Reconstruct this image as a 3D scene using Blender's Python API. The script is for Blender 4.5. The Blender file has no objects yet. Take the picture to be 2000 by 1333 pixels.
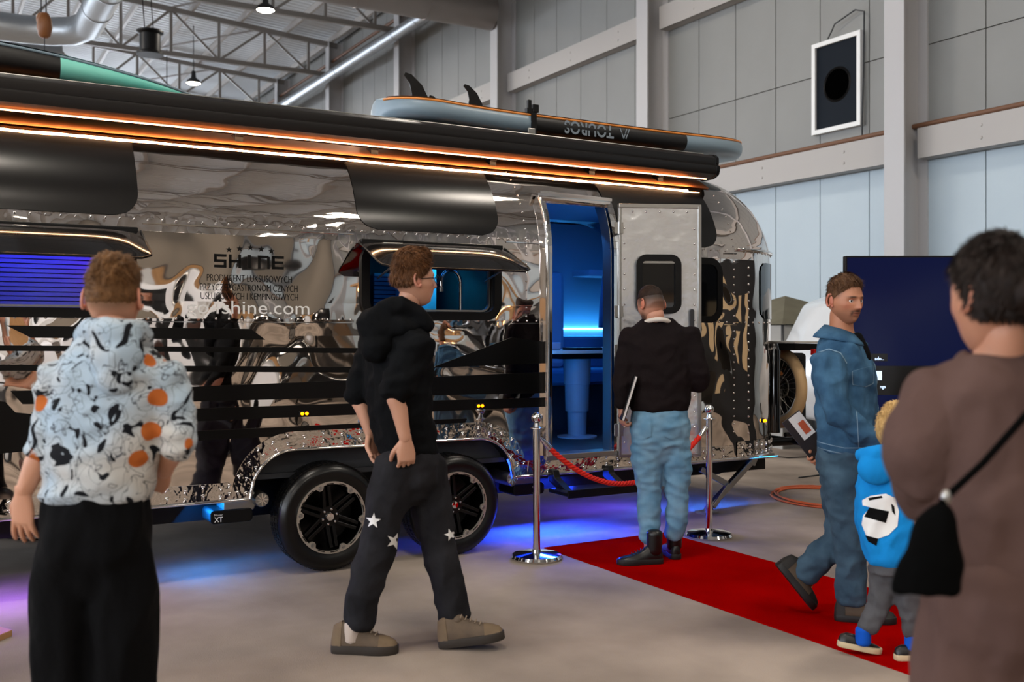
import bpy, bmesh, math, random
import numpy as np
from mathutils import Vector, Matrix, noise
from mathutils.bvhtree import BVHTree

random.seed(7)
SC = bpy.context.scene
COL = SC.collection

# ------------------------------------------------------------------ camera
F_PX, CX, HY, CAM_H = 1977.0, 1000.0, 650.0, 1.45      # focal length in pixels of a 2000 px wide frame, horizon row, eye height
cam_d = bpy.data.cameras.new('camera')
cam_d.sensor_width = 36.0
cam_d.lens = F_PX / 2000.0 * 36.0
cam_d.shift_y = -(666.5 - HY) / 2000.0
cam_d.clip_end = 300
cam_d.dof.use_dof = True
cam_d.dof.focus_distance = 6.5
cam_d.dof.aperture_fstop = 2.6
cam = bpy.data.objects.new('camera', cam_d)
COL.objects.link(cam)
cam.location = (0, 0, CAM_H)
cam.rotation_euler = (math.pi / 2, 0, 0)
SC.camera = cam

# ------------------------------------------------------------------ world, exposure
wd = bpy.data.worlds.new('world')
SC.world = wd
wd.use_nodes = True
wd.node_tree.nodes['Background'].inputs[0].default_value = (0.55, 0.58, 0.62, 1)
wd.node_tree.nodes['Background'].inputs[1].default_value = 0.3
SC.view_settings.view_transform = 'Standard'
SC.view_settings.look = 'None'
SC.view_settings.gamma = 1.0
SC.view_settings.use_curve_mapping = False
SC.view_settings.exposure = 0.0
SC.cycles.max_bounces = 7
SC.cycles.diffuse_bounces = 3
SC.cycles.glossy_bounces = 5
SC.cycles.transmission_bounces = 4
SC.cycles.sample_clamp_indirect = 6.0
SC.cycles.caustics_reflective = False
SC.cycles.caustics_refractive = False

# ------------------------------------------------------------------ frames of reference
AX = Vector((3400.0, 1977.0, 0)).normalized()            # the trailer's long axis
TR_ANG = math.atan2(AX.y, AX.x)
TR_O = Vector((-1.13, 6.2, 0))                           # the near wheel's contact point
HALL_O = Vector((14.43, 0, 0))                           # the hall wall stands square to the trailer
HALL_ANG = TR_ANG + math.pi / 2
M_TR = Matrix.Translation(TR_O) @ Matrix.Rotation(TR_ANG, 4, 'Z')
M_HALL = Matrix.Translation(HALL_O) @ Matrix.Rotation(HALL_ANG, 4, 'Z')

def px(u, v, y):
    """the point at depth y that lies on the ray of pixel (u, v)"""
    return Vector(((u - CX) / F_PX * y, y, CAM_H + (HY - v) / F_PX * y))

def gnd(u, v, z=0.0):
    y = (CAM_H - z) * F_PX / (v - HY)
    return Vector(((u - CX) / F_PX * y, y, z))

def side(u, v, d=0.0):
    """pixel -> (s, z) on the trailer's plane at inward distance d"""
    k = (u - CX) / F_PX
    ca, sa = AX.x, AX.y
    s = (k * (TR_O.y + ca * d) - TR_O.x + sa * d) / (ca - k * sa)
    y = TR_O.y + sa * s + ca * d
    return s, CAM_H + (HY - v) / F_PX * y

# ------------------------------------------------------------------ materials
def srgb(h):
    h = h.lstrip('#')
    c = [int(h[i:i + 2], 16) / 255 for i in (0, 2, 4)]
    return tuple(x / 12.92 if x <= 0.04045 else ((x + 0.055) / 1.055) ** 2.4 for x in c) + (1,)

MATS = {}
def mat(name, col='#808080', rough=0.5, metal=0.0, bump=None, var=None, emit=None, estr=0.0, coat=0.0, spec=0.5,
        trans=0.0, sheen=0.0, attr=None, sss=0.0):
    """procedural Principled material; bump=(scale, strength, distance, stretch), var=(colour2, scale, contrast)"""
    m = bpy.data.materials.new(name)
    m.use_nodes = True
    nt = m.node_tree
    b = nt.nodes['Principled BSDF']
    c = srgb(col) if isinstance(col, str) else col
    b.inputs['Base Color'].default_value = c
    b.inputs['Roughness'].default_value = rough
    b.inputs['Metallic'].default_value = metal
    b.inputs['Specular IOR Level'].default_value = spec
    if coat:
        b.inputs['Coat Weight'].default_value = coat
        b.inputs['Coat Roughness'].default_value = 0.05
    if sheen:
        b.inputs['Sheen Weight'].default_value = sheen
    if trans:
        b.inputs['Transmission Weight'].default_value = trans
    if sss:
        b.inputs['Subsurface Weight'].default_value = sss
        b.inputs['Subsurface Radius'].default_value = (0.012, 0.005, 0.003)
    if emit:
        b.inputs['Emission Color'].default_value = srgb(emit)
        b.inputs['Emission Strength'].default_value = estr
    tc = nt.nodes.new('ShaderNodeTexCoord')
    if var:
        n = nt.nodes.new('ShaderNodeTexNoise')
        n.inputs['Scale'].default_value = var[1]
        n.inputs['Detail'].default_value = 5
        r = nt.nodes.new('ShaderNodeValToRGB')
        k = var[2] if len(var) > 2 else 0.3
        r.color_ramp.elements[0].position = 0.5 - k / 2
        r.color_ramp.elements[1].position = 0.5 + k / 2
        r.color_ramp.elements[0].color = c
        r.color_ramp.elements[1].color = srgb(var[0])
        nt.links.new(tc.outputs['Object'], n.inputs['Vector'])
        nt.links.new(n.outputs['Fac'], r.inputs['Fac'])
        nt.links.new(r.outputs['Color'], b.inputs['Base Color'])
    if attr:
        a = nt.nodes.new('ShaderNodeVertexColor')
        a.layer_name = attr
        nt.links.new(a.outputs['Color'], b.inputs['Base Color'])
    if bump:
        n = nt.nodes.new('ShaderNodeTexNoise')
        n.inputs['Scale'].default_value = bump[0]
        n.inputs['Detail'].default_value = 3
        mp = nt.nodes.new('ShaderNodeMapping')
        if len(bump) > 3:
            mp.inputs['Scale'].default_value = bump[3]
        bp = nt.nodes.new('ShaderNodeBump')
        bp.inputs['Strength'].default_value = bump[1]
        bp.inputs['Distance'].default_value = bump[2]
        nt.links.new(tc.outputs['Object'], mp.inputs['Vector'])
        nt.links.new(mp.outputs['Vector'], n.inputs['Vector'])
        nt.links.new(n.outputs['Fac'], bp.inputs['Height'])
        nt.links.new(bp.outputs['Normal'], b.inputs['Normal'])
    MATS[name] = m
    return m

# ------------------------------------------------------------------ object helpers
def link(name, me, m=None, parent=None, smooth=None):
    o = bpy.data.objects.new(name, me)
    COL.objects.link(o)
    if m is not None:
        me.materials.append(MATS[m] if isinstance(m, str) else m)
    if smooth is not None:
        me.polygons.foreach_set('use_smooth', [True] * len(me.polygons))
        if smooth < 180:
            me.set_sharp_from_angle(angle=math.radians(smooth))
    if parent is not None:
        o.parent = parent
    return o

def empty(name, mw=None):
    o = bpy.data.objects.new(name, None)
    COL.objects.link(o)
    o.empty_display_size = 0.2
    if mw is not None:
        o.matrix_world = mw
    return o

def tag(o, label=None, cat=None, group=None, kind=None):
    if label: o['label'] = label
    if cat: o['category'] = cat
    if group: o['group'] = group
    if kind: o['kind'] = kind
    return o

class MB:
    """collects simple solids into one mesh"""
    def __init__(self):
        self.v, self.f = [], []
    def add(self, vs, fs):
        n = len(self.v)
        self.v += [tuple(p) for p in vs]
        self.f += [tuple(i + n for i in f) for f in fs]
        return self
    def box(self, x0, x1, y0, y1, z0, z1, mw=None):
        vs = [Vector(p) for p in ((x0, y0, z0), (x1, y0, z0), (x1, y1, z0), (x0, y1, z0), (x0, y0, z1), (x1, y0, z1), (x1, y1, z1), (x0, y1, z1))]
        if mw is not None: vs = [mw @ p for p in vs]
        return self.add(vs, [(0, 3, 2, 1), (4, 5, 6, 7), (0, 1, 5, 4), (1, 2, 6, 5), (2, 3, 7, 6), (3, 0, 4, 7)])
    def bar(self, a, b, w, h=None, up=(0, 0, 1)):
        a, b = Vector(a), Vector(b); h = h or w
        d = (b - a); L = d.length; d.normalize()
        up = Vector(up)
        if abs(d.dot(up)) > 0.98: up = Vector((1, 0, 0))
        x = d.cross(up).normalized(); z = x.cross(d)
        mw = Matrix((x, d, z)).transposed().to_4x4(); mw.translation = a
        return self.box(-w / 2, w / 2, 0, L, -h / 2, h / 2, mw)
    def tube(self, pts, r, n=10, cap=True, closed=False):
        pts = [Vector(p) for p in pts]
        m = len(pts)
        rs = r if isinstance(r, (list, tuple)) else [r] * m
        rings = []
        prev = None
        for i, p in enumerate(pts):
            if closed: t = pts[(i + 1) % m] - pts[i - 1]
            else: t = pts[min(i + 1, m - 1)] - pts[max(i - 1, 0)]
            t.normalize()
            if prev is None:
                ref = Vector((0, 0, 1)) if abs(t.z) < 0.9 else Vector((1, 0, 0))
                x = ref.cross(t).normalized()
            else:
                x = (prev - t * prev.dot(t)).normalized()
            prev = x
            y = t.cross(x)
            rings.append([p + (x * math.cos(a) + y * math.sin(a)) * rs[i] for a in [2 * math.pi * k / n for k in range(n)]])
        return self.rings(rings, cap, closed)
    def rings(self, rings, cap=True, closed=False):
        n = len(rings[0]); m = len(rings)
        vs = [p for r in rings for p in r]
        fs = []
        for i in range(m if closed else m - 1):
            j = (i + 1) % m
            for k in range(n):
                l = (k + 1) % n
                fs.append((i * n + k, i * n + l, j * n + l, j * n + k))
        if cap and not closed:
            fs.append(tuple(range(n))[::-1]); fs.append(tuple((m - 1) * n + k for k in range(n)))
        return self.add(vs, fs)
    def lathe(self, prof, n=32, axis='Z', c=(0, 0, 0), cap=False):
        """prof: (radius, height) pairs"""
        c = Vector(c); rings = []
        for r, h in prof:
            ring = []
            for k in range(n):
                a = 2 * math.pi * k / n
                q = (r * math.cos(a), r * math.sin(a))
                p = {'Z': (q[0], q[1], h), 'Y': (q[0], h, -q[1]), 'X': (h, q[0], q[1])}[axis]
                ring.append(c + Vector(p))
            rings.append(ring)
        return self.rings(rings, cap)
    def prism(self, poly, axis, lo, hi):
        """poly of 2D points extruded along axis between lo and hi; the two other axes in order"""
        def P(p, h):
            return {'X': (h, p[0], p[1]), 'Y': (p[0], h, p[1]), 'Z': (p[0], p[1], h)}[axis]
        n = len(poly)
        vs = [P(p, lo) for p in poly] + [P(p, hi) for p in poly]
        fs = [tuple(range(n)), tuple(range(n, 2 * n))[::-1]] + [(i, i + n, (i + 1) % n + n, (i + 1) % n) for i in range(n)]
        return self.add(vs, fs)
    def ball(self, c, r, n=12, m=8, mw=None):
        r = (r, r, r) if not isinstance(r, (tuple, list)) else r
        c = Vector(c); rings = []
        for i in range(m + 1):
            t = math.pi * i / m
            st = max(math.sin(t), 1e-3)
            rings.append([Vector((r[0] * st * math.cos(2 * math.pi * k / n), r[1] * st * math.sin(2 * math.pi * k / n), -r[2] * math.cos(t))) for k in range(n)])
        if mw is not None: rings = [[mw @ p for p in q] for q in rings]
        rings = [[c + p for p in q] for q in rings]
        return self.rings(rings, True)
    def xf(self, mw):
        self.v = [tuple(mw @ Vector(p)) for p in self.v]
        return self
    def mesh(self, name):
        me = bpy.data.meshes.new(name)
        me.from_pydata(self.v, [], self.f)
        bm = bmesh.new(); bm.from_mesh(me)
        bmesh.ops.recalc_face_normals(bm, faces=bm.faces)
        bm.to_mesh(me); bm.free()
        return me
    def build(self, name, m, parent=None, smooth=None, bevel=0):
        me = self.mesh(name)
        if bevel:
            bm = bmesh.new(); bm.from_mesh(me)
            es = [e for e in bm.edges if len(e.link_faces) == 2 and e.calc_face_angle(0) > 0.6]
            bmesh.ops.bevel(bm, geom=es, offset=bevel, segments=2, affect='EDGES', profile=0.5)
            bm.to_mesh(me); bm.free()
        return link(name, me, m, parent, smooth)

def rrect(x0, x1, y0, y1, r, n=6):
    pts = []
    for cx, cy, a0 in ((x1 - r, y0 + r, -90), (x1 - r, y1 - r, 0), (x0 + r, y1 - r, 90), (x0 + r, y0 + r, 180)):
        for k in range(n + 1):
            a = math.radians(a0 + 90 * k / n)
            pts.append((cx + r * math.cos(a), cy + r * math.sin(a)))
    return pts

def text_mesh(s, name='text', size=1.0, bold=0.0):
    cu = bpy.data.curves.new(name, 'FONT')
    cu.body = s; cu.size = size; cu.offset = bold; cu.resolution_u = 3
    o = bpy.data.objects.new(name, cu); COL.objects.link(o)
    dg = bpy.context.evaluated_depsgraph_get()
    me = bpy.data.meshes.new_from_object(o.evaluated_get(dg))
    bpy.data.objects.remove(o); bpy.data.curves.remove(cu)
    me.materials.clear()
    return me
def fit_mesh(me, x0, x1, y0, y1, fn):
    """stretch a flat mesh's bounding box to (x0..x1, y0..y1) and map each (x, y) with fn to 3D"""
    co = np.array([v.co for v in me.vertices])
    a, b = co.min(0), co.max(0)
    for v in me.vertices:
        x = x0 + (v.co.x - a[0]) / (b[0] - a[0]) * (x1 - x0)
        y = y0 + (v.co.y - a[1]) / (b[1] - a[1]) * (y1 - y0)
        v.co = fn(x, y)
    me.update()
    return me
def star_poly(cx, cy, r, rot=0.0, k=0.42):
    return [(cx + (r if i % 2 == 0 else r * k) * math.sin(rot + math.pi * i / 5), cy + (r if i % 2 == 0 else r * k) * math.cos(rot + math.pi * i / 5)) for i in range(10)]
# ================================================================== the hall
mat('floor_carpet', '#7b7067', 0.97, bump=(160, 0.35, 0.004), var=('#b3a598', 1.1, 0.45), spec=0.06)
mat('wall_paint', '#8a8a87', 0.55, var=('#80807d', 0.9, 0.6))
mat('wall_paint_warm', '#8a8072', 0.6)
mat('wall_low_blue', '#b6c4cc', 0.5, var=('#adbcc5', 0.9, 0.6))  # lower row of panels, paler and bluer than the rows above
mat('steel_paint', '#a8a39e', 0.45)
mat('column_paint', '#b2b0b0', 0.4)
mat('truss_paint', '#857f7a', 0.5)
mat('duct_metal', '#a9aeb2', 0.42, 0.85, bump=(6, 0.15, 0.01))
mat('black_plastic', '#080809', 0.42, spec=0.25)
mat('rubber', '#0a0a0a', 0.55)
mat('rust_pipe', '#6e4a33', 0.6)
mat('dark_grey', '#2a2c30', 0.5)
mat('vent_blue', '#0c141d', 0.5, spec=0.1)
mat('fan_black', '#020202', 0.95, spec=0.0)
mat('duct_dull', '#8d8580', 0.45, 0.6)
mat('lamp_glow', '#ffffff', 0.4, emit='#fff3e2', estr=30.0)
mat('brown_hook', '#7a4a22', 0.5)
mat('white_paint', '#e8e8e6', 0.35)

def roof_sheet():
    m = mat('roof_sheet', '#d3dae0', 0.5, 0.0)
    nt = m.node_tree; b = nt.nodes['Principled BSDF']
    tc = nt.nodes.new('ShaderNodeTexCoord')
    w = nt.nodes.new('ShaderNodeTexWave'); w.bands_direction = 'X'
    w.inputs['Scale'].default_value = 1.2
    bp = nt.nodes.new('ShaderNodeBump'); bp.inputs['Strength'].default_value = 0.9; bp.inputs['Distance'].default_value = 0.06
    nt.links.new(tc.outputs['Object'], w.inputs['Vector'])
    nt.links.new(w.outputs['Fac'], bp.inputs['Height'])
    nt.links.new(bp.outputs['Normal'], b.inputs['Normal'])
roof_sheet()

T0, T1, Q1 = -18.0, 62.0, 42.0
def roof_z(q):
    return 11.55 + 0.07 * min(q, Q1 - q)
def hall(name, mb, m, kind='structure', parent=None, smooth=None, bevel=0):
    o = mb.build(name, m, parent, smooth, bevel)
    if parent is None:
        o.matrix_world = M_HALL
        if kind: o['kind'] = kind
    return o
fl = MB(); fl.box(T0 - 0.5, T1, -0.4, Q1 + 0.5, -0.2, 0)
floor = hall('floor', fl, 'floor_carpet'); tag(floor, 'grey mottled carpet floor of the exhibition hall')
mb = MB()
for a, b in ((0, Q1 / 2), (Q1 / 2, Q1)):
    mb.add([(T0, a, roof_z(a)), (T1, a, roof_z(a)), (T1, b, roof_z(b)), (T0, b, roof_z(b)),
            (T0, a, roof_z(a) + 0.15), (T1, a, roof_z(a) + 0.15), (T1, b, roof_z(b) + 0.15), (T0, b, roof_z(b) + 0.15)],
           [(0, 3, 2, 1), (4, 5, 6, 7), (0, 1, 5, 4), (1, 2, 6, 5), (2, 3, 7, 6), (3, 0, 4, 7)])
ceiling = hall('ceiling', mb, 'roof_sheet'); tag(ceiling, 'corrugated grey metal roof carried by steel trusses')
# purlins run along the wall, trusses square to it
for i in range(14):
    q = 0.4 + 1.55 * i
    MB().box(T0, T1, q - 0.04, q + 0.04, roof_z(q) - 0.2, roof_z(q) - 0.003).build('purlin', 'steel_paint', ceiling)
COLS_T = [16.98 + 5.85 * k for k in range(-5, 8)]
for t in COLS_T[2:]:
    tr = empty('roof_truss'); tr.parent = ceiling
    QT = 21.0
    ztop = lambda q: 11.28 + 0.07 * q
    MB().bar((t, 0.2, 10.28), (t, QT, 10.28), 0.12, 0.14).build('bottom_chord', 'truss_paint', tr)
    MB().bar((t, 0.2, ztop(0.2)), (t, QT, ztop(QT)), 0.14, 0.16).build('top_chord', 'truss_paint', tr)
    for k in range(14):
        q = 1.2 + 1.5 * k
        if q > QT: break
        MB().bar((t, q, 10.28), (t, q, ztop(q)), 0.08).build('upright', 'truss_paint', tr)
        if k % 2 == 0: MB().bar((t, q, 10.28), (t, min(q + 1.5, QT), ztop(q + 1.5)), 0.07).build('diagonal_brace', 'truss_paint', tr)
        else: MB().bar((t, q, ztop(q)), (t, min(q + 1.5, QT), 10.28), 0.07).build('diagonal_brace', 'truss_paint', tr)
# wind braces between trusses
for k, t in enumerate(COLS_T[5:-1]):
    for q in (2.7, 8.7, 14.7):
        MB().bar((t, q, 11.35 + 0.07 * q), (t + 5.85, q + 3, 11.35 + 0.07 * (q + 3)), 0.05).build('wind_brace', 'truss_paint', ceiling)

wall = hall('wall_right', MB().box(T0, T1, -0.4, -0.06, 0, 11.6), 'dark_grey'); tag(wall, 'panelled grey hall wall with steel columns and rails')
PW = 0.0587 * 16.7
pm = {}
rows = ((0.02, 4.33, 'wall_low_blue'), (4.345, 5.58, 'wall_paint'), (5.595, 11.5, 'wall_paint'))
for z0, z1, m in rows:
    x = MB().box(0.008, PW - 0.008, -0.06, 0.0, z0, z1)
    me = x.mesh('wall_panel'); me.materials.append(MATS[m]); pm[z0] = me
tp = 1.0109 * 16.7
k0 = int((T0 - tp) / PW)
for k in range(k0, k0 + int((T1 - T0) / PW)):
    for z0, z1, m in rows:
        if z0 > 4 and tp + k * PW > 52: continue
        o = link('wall_panel', pm[z0], None, wall); o.location = (tp + k * PW, 0, 0)
for t in COLS_T:
    # I-section column: outer flange, web, inner flange
    c = MB()
    c.box(t - 0.17, t + 0.17, 0.50, 0.53, 0, 11.4).box(t - 0.01, t + 0.01, 0.02, 0.52, 0, 11.4).box(t - 0.17, t + 0.17, 0.0, 0.03, 0, 11.4)
    c.build('column', 'column_paint', wall)
for z0, z1 in ((3.93, 4.36), (7.28, 7.72)):
    for a, b in zip(COLS_T[:-1], COLS_T[1:]):
        g = MB().box(a + 0.17, b - 0.17, 0.20, 0.24, z0, z1).box(a + 0.17, b - 0.17, 0.02, 0.22, z1 - 0.03, z1).box(a + 0.17, b - 0.17, 0.02, 0.22, z0, z0 + 0.03)
        g = g.build('wall_rail', 'steel_paint', wall)
        bl = MB()
        for f in (0.2, 0.5, 0.8):
            for dz in (0.13, 0.30):
                bl.lathe([(0.001, 0.012), (0.022, 0.010), (0.024, 0)], 8, 'Y', (a + (b - a) * f, 0.24, z0 + dz))
        bl.build('bolt_heads', 'steel_paint', g)
MB().tube([(t, 0.12, 4.42) for t in np.linspace(T0, T1, 30)], 0.04, 8).build('heating_pipe', 'rust_pipe', wall, 60)
MB().tube([(t, 0.35, 10.75) for t in np.linspace(20, T1, 30)], 0.05, 8).build('sprinkler_pipe', 'rust_pipe', wall, 60)
hall('wall_back', MB().box(T0 - 0.5, T0, 0, Q1, 0, 13.2), 'wall_paint_warm')
hall('wall_left', MB().box(T0, T1, Q1, Q1 + 0.5, 0, 11.6), 'wall_paint_warm')
# unseen glowing panes added high in the left wall to light the roof
mat('added_glow_pane', '#dfe8f2', 0.4, emit='#e2eaf6', estr=16.0)
for k in range(12):
    t = T0 + 2 + 6.4 * k
    w = hall('window_%d' % (k + 1), MB().box(t - 0.06, t + 5.66, Q1 - 0.08, Q1 - 0.001, 4.94, 5.0).box(t - 0.06, t + 5.66, Q1 - 0.08, Q1 - 0.001, 8.6, 8.66).box(t - 0.06, t, Q1 - 0.08, Q1 - 0.001, 5, 8.6).box(t + 5.6, t + 5.66, Q1 - 0.08, Q1 - 0.001, 5, 8.6), 'steel_paint')
    for j in range(4):
        MB().box(t + 1.4 * j + 0.02, t + 1.4 * j + 1.38, Q1 - 0.05, Q1 - 0.02, 5.0, 8.6).build('pane', 'added_glow_pane', w)
hall('wall_far', MB().box(T1, T1 + 0.5, -0.4, Q1 + 0.5, 0, 13.2), 'wall_paint')
for k in range(6):  # more unseen glowing panes, added to brighten the roof at this end
    q = 1.5 + 6.6 * k
    w = hall('window_%d' % (k + 13), MB().box(T1 - 0.08, T1 - 0.001, q - 0.06, q + 5.66, 4.94, 5.0).box(T1 - 0.08, T1 - 0.001, q - 0.06, q + 5.66, 8.6, 8.66).box(T1 - 0.08, T1 - 0.001, q - 0.06, q, 5, 8.6).box(T1 - 0.08, T1 - 0.001, q + 5.6, q + 5.66, 5, 8.6), 'steel_paint')
    for j in range(4):
        MB().box(T1 - 0.05, T1 - 0.02, q + 1.4 * j + 0.02, q + 1.4 * j + 1.38, 5.0, 8.6).build('pane', 'added_glow_pane', w)

# vent fan hatch on the wall
r = empty('vent_fan', M_HALL)
tag(r, 'dark square fan hatch in a pale frame on the panelled wall', 'vent')
ta = 1.1312 * 16.7; tb = ta - 0.88
fr = MB()
for a, b, z0, z1 in ((tb - 0.05, ta + 0.05, 4.63, 4.70), (tb - 0.05, ta + 0.05, 6.02, 6.09), (tb - 0.05, tb + 0.02, 4.70, 6.02), (ta - 0.02, ta + 0.05, 4.70, 6.02)):
    fr.box(a, b, 0.0, 0.09, z0, z1)
fr.build('frame', 'white_paint', r)
MB().box(tb + 0.02, ta - 0.02, 0.002, 0.05, 4.70, 6.02).build('panel', 'vent_blue', r)
tm, zm = (ta + tb) / 2, 5.36
MB().lathe([(0.24, 0.05), (0.26, 0.07), (0.28, 0.05)], 32, 'Y', (tm, 0, zm)).build('fan_ring', 'black_plastic', r, 60)
MB().lathe([(0.001, 0.056), (0.24, 0.054)], 32, 'Y', (tm, 0, zm)).build('fan_opening', 'fan_black', r, 60)
cable_pts = [(ta - 0.3, 0.1, 6.1), (ta - 0.4, 0.12, 6.2), (tm, 0.1, 6.3), (tb + 0.05, 0.08, 6.42), (tb - 0.12, 0.08, 6.35), (tb - 0.1, 0.07, 5.6), (tb - 0.06, 0.06, 4.45)]
MB().tube(cable_pts, 0.012, 6).build('cable', 'dark_grey', r, 60)

# round ventilation ducts
def duct(name, pts, rad, label, bands=True, m='duct_metal'):
    o = empty(name, M_HALL); tag(o, label, 'duct', 'round ventilation ducts under the roof')
    pts = [Vector(p) for p in pts]
    MB().tube(pts, rad, 20).build('pipe', m, o, 60)
    if bands:
        for a, b in zip(pts[:-1], pts[1:]):
            n = int((b - a).length / 1.5)
            for i in range(1, n):
                p = a.lerp(b, i / n); d = (b - a).normalized() * 0.03
                MB().tube([p - d, p + d], rad * 1.04, 20).build('band', m, o, 60)
    return o
def hp(u, v, y):
    return M_HALL.inverted() @ px(u, v, y)
def on_truss(u, v, z):
    y = (z - CAM_H) * F_PX / (HY - v)
    return M_HALL.inverted() @ px(u, v, y)
duct('wall_duct', [(62, 0.85, 9.95), (40, 0.85, 9.95), (20, 0.85, 9.95)], 0.17, 'long silver pipe duct running along the top of the panelled wall')
e = on_truss(140, 70, 9.3)
duct('ceiling_duct', [(e.x + 0.0, e.y + 14, 9.3), (e.x, e.y + 1.2, 9.3), (e.x - 0.15, e.y + 0.5, 9.3), (e.x - 0.5, e.y, 9.3), (e.x - 1.2, e.y - 0.25, 9.3), (e.x - 14, e.y - 0.3, 9.3)], 0.36,
     'silver elbow duct bending under the roof beside the hanging drum')
e2 = on_truss(120, 106, 9.2)
duct('ceiling_duct', [(e2.x, e2.y + 12, 9.2), (e2.x, e2.y, 9.2)], 0.30, 'silver duct ending in a blunt cap behind the turquoise board')
g0 = Vector((29.6 - 0.9, 0.6, 9.2))
duct('wide_duct', [(g0.x, g0.y, g0.z), (g0.x + 0.0, g0.y + 6.9, g0.z)], 0.42, 'wide dull grey duct running from the wall column across the hall', m='duct_dull')

# hanging black drum (air diffuser) and a hoist block
def hang(name, label, cat, u, v, y):
    p = px(u, v, y); o = empty(name, Matrix.Translation(p)); tag(o, label, cat); return o
o = hang('hanging_drum', 'black spool-shaped drum hanging on wires below the roof', 'drum', 293, 84, 24)
k = 20 / F_PX
MB().lathe([(0.001, 0.28), (0.31, 0.28), (0.31, 0.24), (0.24, 0.20), (0.24, -0.20), (0.31, -0.24), (0.31, -0.29), (0.001, -0.29)], 28).build('spool', 'black_plastic', o, 40)
for dx in (-0.12, 0.08):
    MB().tube([(dx, 0, 0.27), (dx - 0.25, 0.1, 3.2)], 0.012, 5).build('wire', 'black_plastic', o)
o = hang('hoist_block', 'brown hoist block hanging on chains beside the silver duct', 'hoist', 87, 48, 18)
MB().lathe([(0.001, 0.22), (0.07, 0.2), (0.12, 0.08), (0.13, -0.05), (0.1, -0.2), (0.05, -0.24), (0.001, -0.24)], 14).build('bag', 'brown_hook', o, 60)
MB().ball((-0.06, 0, 0.1), (0.09, 0.07, 0.12)).build('block', 'brown_hook', o, 60)
for dx in (-0.06, 0.03):
    MB().tube([(dx, 0, 0.2), (dx, 0, 4.0)], 0.012, 5).build('chain', 'dark_grey', o)
MB().tube([(0.0, 0, -0.2), (0.0, 0, -1.6)], 0.008, 5).build('pull_cord', 'dark_grey', o)

# high-bay lamps
lamp_me = {}
for nm, prof, m in (('housing', [(0.001, 0.42), (0.06, 0.40), (0.08, 0.18), (0.2, 0.10), (0.24, 0.0), (0.22, 0.0)], 'dark_grey'),
                    ('lens', [(0.22, 0.005), (0.15, -0.03), (0.001, -0.04)], 'lamp_glow')):
    me = MB().lathe(prof, 18).mesh(nm); me.materials.append(MATS[m])
    me.polygons.foreach_set('use_smooth', [True] * len(me.polygons)); lamp_me[nm] = me
rod_me = MB().tube([(0, 0, 0.4), (0, 0, 1.9)], 0.015, 6).mesh('rod'); rod_me.materials.append(MATS['dark_grey'])
ld = bpy.data.lights.new('high_bay_light', 'AREA'); ld.shape = 'DISK'; ld.size = 1.3; ld.energy = 195; ld.color = (1.0, 0.90, 0.78); ld.spread = math.radians(180)
def bay_lamp(t, q, z=9.6):
    o = empty('high_bay_lamp', M_HALL @ Matrix.Translation((t, q, z)))
    tag(o, 'round high-bay lamp hanging on a rod below the roof', 'lamp', 'high-bay lamps under the roof')
    link('housing', lamp_me['housing'], None, o); link('lens', lamp_me['lens'], None, o); link('rod', rod_me, None, o)
    l = bpy.data.objects.new('high_bay_light', ld); COL.objects.link(l); l.parent = o; l.location = (0, 0, -0.07)
    return o
for t in (-12.5, -5.0, 2.5, 10.0, 20.5, 32.5, 44.5):
    for q in (5.0, 12.5, 20.0, 28.0, 36.0):
        if t > 30 and q > 20 or (t < 0 and q > 30) or (q > 30 and t > 12): continue
        bay_lamp(t, q)
e = on_truss(378, 163, 9.6)
bay_lamp(e.x, e.y)
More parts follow.
